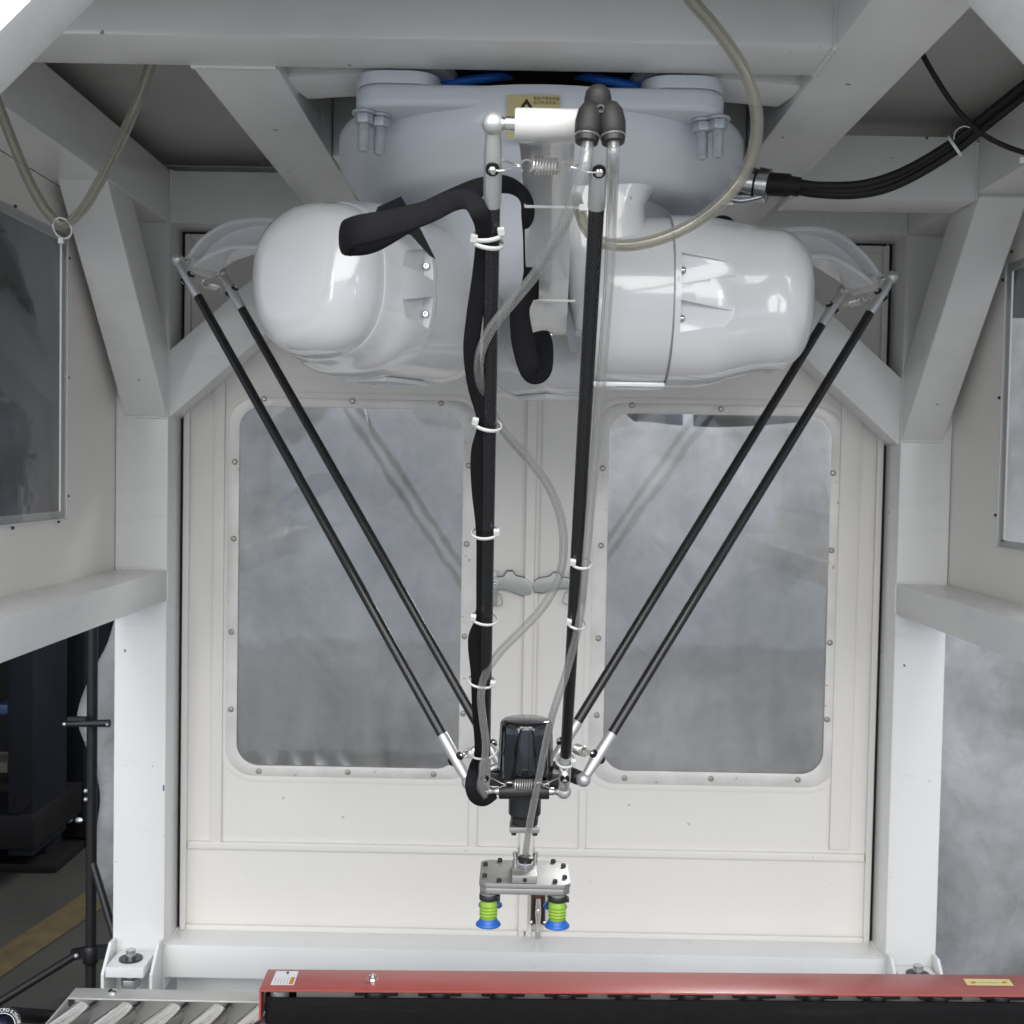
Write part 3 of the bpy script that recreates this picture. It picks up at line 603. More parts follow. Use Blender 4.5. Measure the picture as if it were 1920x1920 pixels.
# motors: axis h .215, three of them
RP, HM = .11, .214
SPEC = {0: (.345, .163), 1: (.372, .232), 2: (.366, .188)}
def ring(c, ax, ry, rz, n=40, pw=2.25):
    ax = V(ax).normalized(); sd = ax.cross(V((0, 0, 1))).normalized(); up = V((0, 0, 1)); out = []
    for k in range(n):
        a = 2*pi*k/n; ca, sa = math.cos(a), math.sin(a)
        out.append(V(c)+sd*ry*math.copysign(abs(ca)**(2/pw), ca)+up*rz*math.copysign(abs(sa)**(2/pw), sa))
    return out
ARMS = []
for k, ang in enumerate((-90, 150, 30)):
    a = math.radians(ang); d = V((math.cos(a), math.sin(a), 0)); t = V((-d.y, d.x, 0)); ARMS.append((d, t))
    o = V((XC, YC, Z(HM)))+d*RP; SE, SS = SPEC[k]
    # housing
    prof = [(.056, .055), (.0565, .078), (.060, .092), (.068, .100), (.085, .1045), (.12, .1062), (SS-.0012, .1062)]
    b = MB(); b.loft([ring(o+t*s, t, r, r, 48, 2.1) for s, r in prof]); hs = rb('motor_housing', b, 'robot')
    b = MB(); b.loft([ring(o+t*s, t, r, r, 48, 2.1) for s, r in ((SS-.0014, .1048), (SS+.0014, .1048))]); rb('gasket', b, 'seam', par=hs)
    LC = SE-SS
    ctl = [(SS+.001, .1066, 0), (SS+.17*LC, .1064, 0), (SS+.32*LC, .1040, .0), (SS+.47*LC, .0975, .002), (SS+.60*LC, .0925, .003), (SE-.056, .0905, .003)]
    prof = []
    cs = cat([V(c) for c in ctl], 9)
    prof = [(c.x, c.y, c.z) for c in cs]
    r0 = prof[-1][1]
    for q in range(1, 13):
        th = q/12*pi/2; prof.append((SE-.052+.050*math.sin(th), r0-.050*(1-math.cos(th)), .003))
    prof.append((SE-.001, .034, .003)); prof.append((SE, .02, .003))
    PK = [(dz, sg) for dz in (.027, -.030) for sg in ((1,) if k == 0 else (1, -1))]
    PL = min(.080, LC*.55)
    b = MB(); b.loft([ring(o+t*s+V((0, 0, dz)), t, r*.99, r, 72, 2.45) for s, r, dz in prof]); cv = rb('motor_cover', b, 'robot', smooth=False)
    cut = MB()
    for pz, sg in PK:
        vs = []
        for lt0, lt1 in ((.092, .1005), (.14, .14)):
            for s_, z_, l_ in ((SS+.008, -.019, lt0), (SS+.008, .019, lt0), (SS+.008+PL, .004, lt1), (SS+.008+PL, -.004, lt1)):
                vs.append(o+t*s_+V((0, 0, pz+z_))+d*sg*l_)
        cut.add(vs, [(0, 1, 2, 3), (7, 6, 5, 4), (0, 4, 5, 1), (1, 5, 6, 2), (2, 6, 7, 3), (3, 7, 4, 0)])
    ct_ = cut.build('cutter', M['robot'], smooth=False)
    mo = cv.modifiers.new('cut', 'BOOLEAN'); mo.object = ct_; mo.operation = 'DIFFERENCE'; mo.solver = 'EXACT'
    me_ = bpy.data.meshes.new_from_object(cv.evaluated_get(bpy.context.evaluated_depsgraph_get()))
    cv.modifiers.clear(); cv.data = me_; bpy.data.objects.remove(ct_)
    bm = bmesh.new(); bm.from_mesh(me_)
    es = [e for e in bm.edges if len(e.link_faces) == 2 and e.calc_face_angle(0) > .42]
    bmesh.ops.bevel(bm, geom=es, offset=.0011, segments=2, profile=.6, affect='EDGES', clamp_overlap=True); bm.to_mesh(me_); bm.free()
    for p in me_.polygons: p.use_smooth = True
    me_.set_sharp_from_angle(angle=math.radians(45))
    # flange rib low on the housing
    b = MB(); b.obox(o+t*(SS-.045)+V((0, 0, -.1065)), (t, d, (0, 0, 1)), (.045, .03, .003)); rb('housing_rib', b, 'robot', .0015, par=hs)
    for pz, sg in PK: screw_at(o+t*(SS+.0085)+V((0, 0, pz-.002))+d*sg*.0965, t+d*sg*.35, .0046, cv, 'nickel', h=.005)
    # neck joining motor and drum
    rr = []
    for h, ta, tb, da, db_ in ((.350, .022, .150, -.02, .098), (.338, .024, .138, -.02, .097), (.322, .026, .132, -.02, .096), (.300, .028, .135, -.02, .096), (.278, .030, .143, -.02, .097), (.255, .032, .153, -.02, .098), (.235, .036, .163, -.02, .099), (.205, .04, .163, -.02, .099), (.17, .05, .155, -.02, .096)):
        tb = min(tb, SS-.003); ct = (ta+tb)/2; rt = (tb-ta)/2; cdn = (da+db_)/2; rd = (db_-da)/2
        c = V((XC, YC, Z(h)))+d*(RP+cdn-.012)+t*ct; rg = []
        for i in range(56):
            ca, sa = math.cos(2*pi*i/56), math.sin(2*pi*i/56); pw = .62
            rg.append(c+t*rt*math.copysign(abs(ca)**pw, ca)+d*rd*math.copysign(abs(sa)**pw, sa))
        rr.append(rg)
    b = MB(); b.loft(rr); rb('motor_neck', b, 'cast' if k else 'robot')
# upper arms
def ball_pts(): return [(925, 232), (1128, 236)], [(333, 487), (415, 512)], [(1672, 520), (1580, 545)]
BT = {0: (at(925, 232, 1.035), at(1127, 236, 1.035)), 1: (at(333, 487, 1.915), at(416, 513, 2.0)), 2: (at(1672, 520, 1.915), at(1580, 545, 2.0))}
BE = {0: (at(908, 1483, 1.588), at(1057, 1484, 1.588)), 1: (at(879, 1467, 1.64), at(942, 1440, 1.725)), 2: (at(1094, 1462, 1.64), at(1032, 1436, 1.725))}
for k in range(3):
    d, t = ARMS[k]; mid = (BT[k][0]+BT[k][1])/2; lat = (BT[k][0]-BT[k][1]).normalized()
    hub = V((XC, YC, Z(HM)))+d*RP; 
    if k == 0: hub.x = .034
    u = V((mid.x-hub.x, mid.y-hub.y, 0)); L = u.length; u.normalize(); dz = mid.z-hub.z
    if k == 0: ctl = [(-.028, .006, .094), (.03, .007, .090), (.13, .028, .068), (.27, .068, .046), (.40, .085, .034), (L-.004, dz, .026)]
    else: ctl = [(-.03, -.02, .10), (.05, .015, .09), (.17, .08, .062), (.30, .128, .052), (.40, .142, .046), (L-.045, dz+.028, .038), (L-.006, dz+.004, .026)]
    P = cat([V(c) for c in ctl], 8)
    sdv = V((0, 0, 1)).cross(u).normalized()
    def sect(p, q, hw, fl):
        tv = V((q.x-p.x, q.y-p.y, 0)).normalized(); nv = V((-tv.y, tv.x)); c = hub+u*p.x+V((0, 0, 1))*p.y; n3 = u*nv.x+V((0, 0, 1))*nv.y
        h = p.z/2; web = .006; f = fl
        if k == 0: web = hw-.0008
        pts = [(-hw, -h), (hw, -h), (hw, -h+f), (web, -h+f*1.4), (web, h-f*1.4), (hw, h-f), (hw, h), (-hw, h), (-hw, h-f), (-web, h-f*1.4), (-web, -h+f*1.4), (-hw, -h+f)]
        return [c+sdv*a+n3*bb for a, bb in pts]
    rings = []
    for i in range(len(P)):
        a_, b_ = (P[i], P[i+1]) if i < len(P)-1 else (P[i-1], P[i]); 
        r_ = sect(V((P[i].x, P[i].y, P[i].z)), V((P[i].x+(b_-a_).x, P[i].y+(b_-a_).y, 0)), .0245 if k == 0 else .027, .0065)
        rings.append(r_)
    b = MB(); b.loft(rings); arm = rb('upper_arm', b, 'robot', .0012, angle=50)
    # cross bar and ball studs at the tip
    hw = .0275
    b = MB(); b.lathe([(.0125, -hw), (.0135, -hw+.0012), (.0135, hw-.0012), (.0125, hw)], mid, lat, 28); rb('tip_bar', b, 'delrin', par=arm)
    for s, q in ((1, BT[k][0]), (-1, BT[k][1])):
        b = MB(); LL = (q-mid).length
        b.lathe([(.0065, hw), (.0065, hw+.008), (.0045, hw+.0085), (.0036, LL-.013), (.0058, LL-.009), (.007, LL-.003), (.0072, LL), (.006, LL+.004), (0, LL+.0072)], mid, (q-mid), 18); rb('ball_stud', b, 'steel', par=arm)
# hub bolt below front arm
b = MB(); c = at(1004, 628, 1.47); b.lathe([(.0055, 0), (.0055, .007), (.003, .007)], c, (0, -.3, -1), 6); b.cyl(c+V((.008, 0, 0)), c+V((.02, 0, 0)), .0045, 12); rb('hub_bolt', b, 'steel')
# forearm rods
RODS = {}
RE = .0755
for k in range(3):
    for j in (0, 1):
        A, B = BT[k][j], BE[k][j]; ax = (B-A).normalized(); inw = (BT[k][1-j]-BT[k][j]).normalized()
        RODS[(k, j)] = (A, B)
        b = MB(); n = 40; pts = [A+ax*(RE-.006)+(B-A-ax*(2*RE-.012))*(i/n) for i in range(n+1)]
        b.tube(pts, .0072, 20); rod = rb('forearm_rod', b, 'carbon')
        for q, dr_ in ((A, ax), (B, -ax)):
            b = MB()
            # cup round the ball, open towards the stud
            pr = [(.0100*math.sin(th), -.0100*math.cos(th)) for th in [pi*i/14 for i in range(0, 11)]]+[(.0072, .0072), (.0066, .004)]
            b.lathe(pr, q, inw, 22)
            side = -inw
            b.lathe([(.0055, -.002), (.0066, .007), (.0070, .014), (.0077, .022), (.0080, .03), (.0080, RE-.002), (.0074, RE)], q, dr_, 20)
            rb('rod_end', b, 'alu', par=rod)
            # pin through the rod end that holds the spring link
            pc = q+dr_*.037; pn = dr_.cross(inw).normalized()
            if pn.y > 0: pn = -pn
            b = MB(); b.lathe([(.0060, .0066), (.0060, .0098), (.0045, .0098)], pc, pn, 16); b.lathe([(.0060, .0066), (.0060, .0098), (.0045, .0098)], pc, -pn, 16); rb('o_ring', b, 'rubber', par=rod)
            b = MB(); b.lathe([(.0036, -.012), (.0036, .012), (.002, .0135), (0, .0135)], pc, pn, 12); rb('pin', b, 'steel', par=rod)
# springs between the rods of a pair
def spring(qa, qb, ax, drn):
    pa, pb = qa, qb; L = (pb-pa).length; e = (pb-pa).normalized(); f = ax.cross(e).normalized()
    if f.y > 0: f = -f
    g = f.cross(e).normalized()
    b = MB(); wr = .00085
    link = L*.27; ring_r = .0058; c0 = L*.385; c1 = L*.615; cr = .0068
    for (p, s) in ((pa, 1), (pb, -1)):
        tip = p+e*s*link
        b.tube(cat([p+f*.0105+e*s*.001, p+f*.0108+e*s*.009, tip+f*.003-e*s*.006, tip, tip-f*.003-e*s*.006, p-f*.0108+e*s*.009, p-f*.0105+e*s*.001], 5), wr, 6)
        rc = tip+e*s*(ring_r-.001)
        pts = [rc+(-e*s*math.cos(th)*ring_r+g*math.sin(th)*ring_r)+f*.0004 for th in [2*pi*i/20-.9 for i in range(17)]]
        b.tube(pts+[p+e*s*(c0-.0015), p+e*s*c0+g*cr*.9], wr, 6)
    turns = 8; n = turns*14
    b.tube([pa+e*(c0+(c1-c0)*i/n)+f*cr*math.cos(2*pi*i/14)+g*cr*math.sin(2*pi*i/14) for i in range(n+1)], wr*1.12, 6)
    return rb('spring', b, 'wire')
for k in range(3):
    for idx in (0, 1):
        (A0, B0), (A1, B1) = RODS[(k, 0)], RODS[(k, 1)]; ax = (B0-A0).normalized()
        q0, q1 = (A0+ax*.037, A1+(B1-A1).normalized()*.037) if idx == 0 else (B0-ax*.037, B1-(B1-A1).normalized()*.037)
        if idx == 1 and k == 0: q0, q1 = B0-ax*.013, B1-(B1-A1).normalized()*.013
        spring(q0, q1, ax, 0)
# moving platform with motor cap
ec = (BE[0][0]+BE[0][1])/2; XE, YE = ec.x+.004, 1.65; HE = ec.z
b = MB(); R6 = []
for k in range(3):
    d, t = ARMS[k]
    for s in (-1, 1): R6.append(V((XE, YE, 0))+d*.046+t*s*.032)
pl = [(p.x, p.y) for p in R6]
b.prism(pl, (0, 0, HE-.010), (1, 0, 0), (0, 1, 0), .02); plat = rb('tool_platform', b, 'black', .003)
for k in range(3):
    mid = (BE[k][0]+BE[k][1])/2; lat = (BE[k][0]-BE[k][1]).normalized()
    b = MB(); b.lathe([(.0098, -.0335), (.0104, -.0325), (.0104, .0325), (.0098, .0335)], mid, lat, 20); rb('platform_bar', b, 'black', par=plat)
    for q in BE[k]:
        LL = (q-mid).length; b = MB()
        b.lathe([(.0055, .0335), (.0052, .038), (.0036, .042), (.0036, LL-.013), (.0055, LL-.009), (.0068, LL-.003), (.007, LL), (0, LL+.007)], mid, (q-mid), 16); rb('ball_stud', b, 'steel', par=plat)
zc1 = at(985, 1348, YE).z; rc = 52/2255*YE
capc = V((at(986, 1400, YE).x, YE, 0))
b = MB(); b.lathe([(rc+.001, HE+.006), (rc, HE+.03), (rc-.0012, zc1-.016), (rc-.0018, zc1-.008), (rc-.0034, zc1-.003), (rc-.0058, zc1-.0008), (rc-.008, zc1), (0, zc1+.0004)], capc, (0, 0, 1), 48); rb('motor_cap', b, 'gloss', angle=60)
zl = at(986, 1543, YE).z
b = MB(); b.lathe([(.030, HE-.009), (.026, HE-.016), (.0225, HE-.02), (.0225, zl+.014), (.0195, zl+.010), (.0188, zl)], capc, (0, 0, 1), 36); rb('gear_head', b, 'black', angle=30)
b = MB(); b.box((capc.x-.0205, YE-.0205, zl-.0085), (capc.x+.0205, YE+.0205, zl-.0005)); fp = rb('tool_flange', b, 'plate', .002)
for sx in (-1, 1):
    for sy in (-1, 1):
        b = MB(); b.cyl((capc.x+sx*.0145, YE+sy*.0145, zl-.0087), (capc.x+sx*.0145, YE+sy*.0145, zl-.0125), .0036, 10); rb('bolt', b, 'screw', par=fp)
# cable connector on the right of the drum
c0, c1 = at(1362, 338, 1.60), at(1452, 350, 1.58); ax = (c1-c0).normalized()
b = MB(); b.lathe([(.0, -.03), (.019, -.03), (.019, .0), (.0205, .0), (.0205, .038), (.0185, .0385), (.0185, .042), (.0222, .0425), (.0222, .056), (.02, .057), (.013, .058)], c0, ax, 32); cn = rb('cable_connector', b, 'nickel')
b = MB(); b.lathe([(.0188, .0), (.0188, .004)], c0+ax*.0385-ax*.002, ax, 32); rb('connector_seal', b, 'rubber', par=cn)
b = MB(); b.cyl(c0+V((.045, -.018, -.014)), c0+V((.052, -.024, -.018)), .004, 12); rb('clamp_screw', b, 'nickel', par=cn)
b = MB(); b.tube(cat([at(1368, 374, 1.58), at(1395, 376, 1.58), at(1430, 368, 1.575)], 6), .0038, 10); b.obox(at(1362, 376, 1.585), ((1, 0, 0), (0, 1, 0), (0, 0, 1)), (.008, .006, .007)); rb('locking_lever', b, 'nickel', par=cn)
b = MB(); b.ball(at(1354, 428, 1.60), .0185, 20, 10, (1, .9)); rb('cable_gland', b, 'rubber')
# warning label on the drum
def on_drum(x, z, r): a = (x-XC)/r; return V((XC+r*math.sin(a), YC-r*math.cos(a), z))
pL, pR = at(951, 177, 1.376), at(1050, 179, 1.376); zt_, zb_ = pL.z, at(960, 260, 1.376).z
def sheet(x0, x1, z0, z1, r, mb, n=12):
    vs = []
    for i in range(n+1): vs += [on_drum(x0+(x1-x0)*i/n, z0, r), on_drum(x0+(x1-x0)*i/n, z1, r)]
    mb.add(vs, [(2*i, 2*i+2, 2*i+3, 2*i+1) for i in range(n)])
RL = .2752
b = MB(); sheet(pL.x, pR.x, zb_, zt_, RL, b); lab = rb('warning_label', b, 'yellow', smooth=False)
def tri_outline(cx, z0, half, hgt, th, r, mb):
    o = [(cx-half, z0), (cx+half, z0), (cx, z0+hgt)]; ce = (cx, z0+hgt/3); i_ = [(ce[0]+(a-ce[0])*(1-th), ce[1]+(c-ce[1])*(1-th)) for a, c in o]
    vs = [on_drum(a, c, r) for a, c in o+i_]; mb.add(vs, [(0, 1, 4, 3), (1, 2, 5, 4), (2, 0, 3, 5)])
b = MB(); tx = at(988, 185, 1.376); tri_outline(tx.x-.0004, tx.z-.0226, .016, .0226, .40, RL+.0003, b)
b.add([on_drum(tx.x+a, tx.z-.016+c*.4, RL+.0003) for a, c in ((-.0018, -.006), (.0018, -.006), (.0018, .006), (-.0018, .006))], [(0, 1, 2, 3)])
rb('warning_triangle', b, 'ink', par=lab, smooth=False)
def text_mesh(body, size, fn, name, mt, par, align='LEFT', spacing=1):
    cu = bpy.data.curves.new(name, 'FONT'); cu.body = body; cu.size = size; cu.align_x = align; cu.space_character = spacing; cu.resolution_u = 3
    ob = bpy.data.objects.new(name, cu); col.objects.link(ob)
    dg = bpy.context.evaluated_depsgraph_get(); me = bpy.data.meshes.new_from_object(ob.evaluated_get(dg))
    bpy.data.objects.remove(ob)
    b = MB(); b.add([fn(v.co.x, v.co.y) for v in me.vertices], [tuple(p.vertices) for p in me.polygons])
    if not b.v: return None
    return b.build(name, M[mt], par, smooth=False)
tp = at(1000, 187.5, 1.376); tq = at(1000, 195.5, 1.376)
text_mesh('危险:严禁在机器', .0041, lambda x, y: on_drum(tp.x+x, tp.z+y, RL+.0003), 'label_text', 'ink', lab)
text_mesh('运行时,将手伸入', .0041, lambda x, y: on_drum(tq.x+x, tq.z+y, RL+.0003), 'label_text', 'ink', lab)

# dark strap across the motor neck on the left
b = MB(); b.tube(cat([at(712, 395, 1.40), at(740, 376, 1.36), at(775, 420, 1.345), at(800, 462, 1.36), at(816, 486, 1.40)], 8), [.014, .0165]+[.0165]*26+[.012, .006, .002][:3]+[.002]*2, 8, flat=(1, .12), ref=(0, -1, 0)) if False else None
b = MB()
q = [at(703, 400, 1.395), at(708, 388, 1.38), at(752, 368, 1.365), at(790, 432, 1.362), at(817, 486, 1.40), at(804, 478, 1.405), at(770, 440, 1.38), at(728, 428, 1.385)]
b.add([p for p in q]+[p+V((0, .003, 0)) for p in q], [tuple(range(8)), tuple(range(15, 7, -1))]+[(i, (i+1) % 8, 8+(i+1) % 8, 8+i) for i in range(8)])
tag(b.build('rubber_flap', M['rubber'], smooth=False), 'dark rubber flap wedged between left motor cover and looped black sleeve', 'rubber flap')

# ------------------------------------------------------------------ hoses and cables
def rod_y(key, py):
    A, B = RODS[key]; lo, hi = 0., 1.
    def pyof(p):
        d = p-V((0, 0, EYE)); return 960-FPX*d.dot(CU)/d.dot(CF)
    for _ in range(40):
        m_ = (lo+hi)/2
        if pyof(A+(B-A)*m_) < py: lo = m_
        else: hi = m_
    return A+(B-A)*lo
def rod_d(key, py): return rod_y(key, py).y
def ring_tie(c, ax, hw, hd, par, side=1, mt='tie', band=.0016, w=.6, head=True):
    ax = V(ax).normalized(); e = V((1, 0, 0)); e = (e-ax*e.dot(ax)).normalized(); f = ax.cross(e)
    pts = [V(c)+e*hw*math.cos(2*pi*i/24)+f*hd*math.sin(2*pi*i/24) for i in range(24)]
    b = MB(); rf = [(p-V(c)).normalized() for p in pts]
    b.tube(pts, band, 8, flat=(1.15, .5), ref=rf, closed=True)
    if head:
        hp = V(c)+e*hw*.8*side-V((0, hd*.75, 0)); b.obox(hp, (e, f, ax), (.0030, .0026, .0030))
    return b.build('cable_tie', M['tie'], par, smooth=True)
D = lambda py, off: rod_d((0, 0), py)+off
sl = [(996, 560, 1.40), (996, 480, 1.35), (994, 420, 1.28), (984, 372, 1.20), (955, 347, 1.14), (905, 350, 1.12), (845, 374, 1.13), (770, 412, 1.15), (700, 449, 1.165), (658, 452, 1.165), (643, 445, 1.135), (668, 433, 1.10), (735, 418, 1.09), (800, 398, 1.085), (850, 376, 1.08), (882, 376, 1.075), (900, 402, 1.075), (908, 440, D(440, -.006)),
      (902, 510, D(510, 0)), (889, 600, D(600, -.002)), (884, 660, D(660, -.004)), (892, 725, D(725, -.004)), (909, 792, D(792, -.004)), (897, 850, D(850, 0)), (898, 915, D(915, 0)), (906, 998, D(998, -.002)), (906, 1090, D(1090, 0)), (904, 1158, D(1158, -.002)), (890, 1200, D(1200, 0)), (895, 1265, D(1265, -.002)), (897, 1330, D(1330, -.004)), (902, 1408, D(1408, -.010)), (892, 1440, 1.562), (885, 1472, 1.556), (892, 1494, 1.562), (908, 1499, 1.575), (926, 1486, 1.59)]
slP = cat([at(*q) for q in sl], 8)
rw = []
for p in slP:
    rw.append(1)
sleeve = thing('cable_sleeve', slP[0], 'flat black braided cable sleeve looped left and strapped down the front left rod', 'cable sleeve')
def radial(i, n):
    t = i/n*35
    return 1.0
# width: broad where the sleeve lies open in its loop, narrower along the rod
wid = []
for i, p in enumerate(slP):
    t = i/8-1
    r = .0088 if t < 15 else .0080
    r += .0064*math.exp(-((t-9.0)/2.6)**2)
    if t > 29.5: r = .0080+.0012*min(1, t-29.5)
    wid.append(r)
wid = [sum(wid[max(0, i-5):i+6])/len(wid[max(0, i-5):i+6]) for i in range(len(wid))]
SD = []
for i in range(len(slP)):
    T_ = (slP[min(i+1, len(slP)-1)]-slP[max(i-1, 0)]).normalized(); t = i/8-1
    g_ = T_.cross(V((0, -1, 0))); z_ = V((0, 0, 1))-T_*T_.z
    if t < 7.5: v_ = g_
    elif t < 10.2: v_ = z_
    else: v_ = -g_
    SD.append(v_.normalized())
SD = [sum(SD[max(0, i-2):i+3], V((0, 0, 0))).normalized() for i in range(len(SD))]
b = MB(); b.tube(slP, wid, 22, flat=(1, .27), sdl=SD); b.build('sleeve', M['sleeve'], sleeve, angle=80)
axr = RODS[(0, 0)][1]-RODS[(0, 0)][0]
for py, hw, hd, tilt, side in ((440, .0152, .0115, .15, 1), (454, .0152, .0115, -.16, -1), (795, .0150, .0112, -.22, -1), (998, .0155, .0112, .08, 1), (1159, .0160, .0112, -.15, -1), (1277, .0168, .0112, -.12, 1), (1409, .0178, .0125, .1, -1)):
    c = (rod_y((0, 0), py)+at({440: 908, 454: 906, 795: 909, 998: 906, 1159: 904, 1277: 896, 1409: 902}[py], py, rod_d((0, 0), py)-.003))/2
    ring_tie(c, axr.normalized()+V((tilt, 0, 0)), hw, hd, sleeve, side, band=.0019)
# second branch hanging under the front arm hub
s2 = [(996, 500, 1.36), (990, 545, 1.38), (975, 580, 1.385), (978, 625, 1.39), (988, 672, 1.39), (1000, 698, 1.395), (1014, 690, 1.41), (1016, 650, 1.43), (1010, 628, 1.45)]
P2 = cat([at(*q) for q in s2], 9); 
b = MB(); b.tube(P2, [.0075+.006*min(1, i/30) for i in range(len(P2))], 20, flat=(1, .4), ref=(0, -1, 0)); b.build('sleeve_tail', M['sleeve'], sleeve, angle=80)
# ties round the front arm
for (y_, zc_) in ((388, 1.15), (563, 1.40)):
    cA = at(1036, y_, zc_); 
    pts = [cA+V((dx, dy, dz)) for dx, dy, dz in ((-.0262, .012, .004), (-.0262, 0, 0), (.0262, 0, -.0004), (.0262, .012, .004))]
    b = MB(); b.tube(pts, .0014, 8, flat=(1, .8))
    if y_ < 400: b.obox(pts[2]+V((.003, 0, 0)), ((1, 0, 0), (0, 1, 0), (0, 0, 1)), (.004, .003, .003))
    b.build('cable_tie', M['tie'], sleeve)
# Y fitting
yf = thing('hose_splitter', at(1125, 225, .995), 'dark grey push-in Y fitting in front of the white tip bar', 'hose fitting')
ym = lambda b, n, mt='fitting': b.build(n, M[mt], yf, angle=60)
c = at(1121, 192, 1.0); b = MB(); b.lathe([(.0, -.015), (.0072, -.0145), (.0102, -.0105), (.0114, -.0035), (.0112, .0035), (.0097, .0095), (.005, .0135), (0, .0145)], c, (0, -.25, 1), 26)
b.obox(at(1126, 220, 1.0), ((1, 0, 0), (0, 1, 0), (0, 0, 1)), (.0085, .006, .010)); ym(b, 'inlet')
b = MB(); b.lathe([(.0035, 0), (.0035, .003), (.002, .003), (.0018, .0005)], at(1126, 206, .987), (0, -1, .1), 14); ym(b, 'vent_hole', 'black')
for px, lean in ((1104, -.10), (1147, .08)):
    c = at(px, 229, .99); ax = V((lean, -.18, -1)).normalized()
    b = MB(); b.lathe([(0, -.0165), (.0062, -.0155), (.0098, -.0095), (.0113, 0), (.0109, .008), (.0104, .0115), (.0101, .0118)], c, ax, 26); ym(b, 'outlet')
    b = MB(); b.lathe([(.0104, .0120), (.0107, .0127), (.0104, .0135)], c, ax, 26); ym(b, 'outlet_ring', 'milky')
    b = MB(); b.lathe([(.0099, .0136), (.0093, .0178), (.0056, .0185)], c, ax, 26); ym(b, 'release_collar', 'black')
# clear hoses
D1 = lambda py, off: rod_d((0, 1), py)+off
h1 = [(1104, 236, .992), (1102, 270, .985), (1094, 320, .985), (1072, 385, 1.0), (1042, 450, 1.03), (1005, 512, 1.07), (962, 565, 1.11), (922, 615, 1.14), (900, 665, 1.165), (900, 715, 1.19), (918, 765, 1.22), (948, 812, 1.25), (990, 860, 1.29), (1027, 910, 1.32), (1050, 965, 1.345), (1057, 1020, 1.365), (1049, 1080, 1.385), (1020, 1135, 1.40), (980, 1180, 1.415), (938, 1222, 1.43), (911, 1262, 1.44), (902, 1300, 1.455), (905, 1345, 1.475), (911, 1395, 1.50), (907, 1440, 1.53), (900, 1475, 1.555), (908, 1492, 1.572)]
H1 = cat([at(*q) for q in h1], 8)
hose1 = thing('clear_hose', H1[0], 'clear pneumatic hose bulging freely from fitting across to the front left rod', 'hose', 'clear hoses from the splitter')
def hollow(pts, r, ri, par, mt, n=14):
    b = MB(); b.tube(pts, r, n, caps=False); b.build('hose_wall', M[mt], par, angle=80)
    b = MB(); b.tube(pts, ri, n, caps=False); b.build('hose_bore', M[mt], par, angle=80)
hollow(H1, .0050, .0031, hose1, 'clear')
h2 = [(1147, 236, .992), (1150, 265, .985), (1150, 310, .992), (1147, 400, D1(400, -.012)), (1142, 520, D1(520, -.010)), (1133, 640, D1(640, -.010)), (1122, 780, D1(780, -.010)), (1110, 920, D1(920, -.010)), (1098, 1055, D1(1055, -.010)), (1086, 1165, D1(1165, -.012)), (1062, 1260, D1(1260, -.018)), (1036, 1340, D1(1340, -.022)), (1018, 1420, 1.53), (1004, 1490, 1.565), (994, 1540, 1.585), (988, 1580, 1.615), (985.5, 1606, 1.638), (985.5, 1616, 1.64)]
H2 = cat([at(*q) for q in h2], 8)
hose2 = thing('clear_hose', H2[0], 'clear pneumatic hose tied along the front right rod down to the suction gripper', 'hose', 'clear hoses from the splitter')
hollow(H2, .0048, .0030, hose2, 'clear')
ax2 = RODS[(0, 1)][1]-RODS[(0, 1)][0]
for py, px, tilt, side in ((1055, 1098, .12, -1), (1168, 1086, .28, -1)):
    c = (rod_y((0, 1), py)+at(px, py, D1(py, -.008)))/2
    ring_tie(c, ax2.normalized()+V((-tilt, 0, 0)), .0120, .0100, hose2, side, band=.0018)
c = rod_y((0, 1), 1428); ring_tie(c+V((0, 0, .002)), ax2, .0125, .0125, hose2, 1, band=.0022)
b = MB(); b.tube(cat([at(1046, 1428, 1.555), at(1052, 1442, 1.545), at(1058, 1450, 1.545), at(1066, 1440, 1.55), at(1070, 1428, 1.56)], 5), .0010, 6); b.obox(at(1059, 1450, 1.542), ((1, 0, 1), (0, 1, 0), (-1, 0, 1)), (.003, .003, .003)); b.build('cable_tie', M['tie'], hose2)
# yellowed supply hose
h3 = [(1270, -60, 1.14), (1292, -6, 1.15), (1335, 45, 1.165), (1376, 100, 1.18), (1405, 155, 1.19), (1419, 215, 1.20), (1415, 275, 1.21), (1393, 330, 1.22), (1352, 380, 1.23), (1300, 419, 1.24), (1240, 447, 1.245), (1180, 460, 1.25), (1130, 455, 1.255), (1102, 432, 1.26), (1088, 400, 1.27), (1080, 370, 1.29)]
H3 = cat([at(*q) for q in h3], 8)
hose3 = thing('supply_hose', H3[0], 'thick yellowed hose curving from the roof down past the right motor cover', 'hose')
hollow(H3, .0063, .0042, hose3, 'milky')
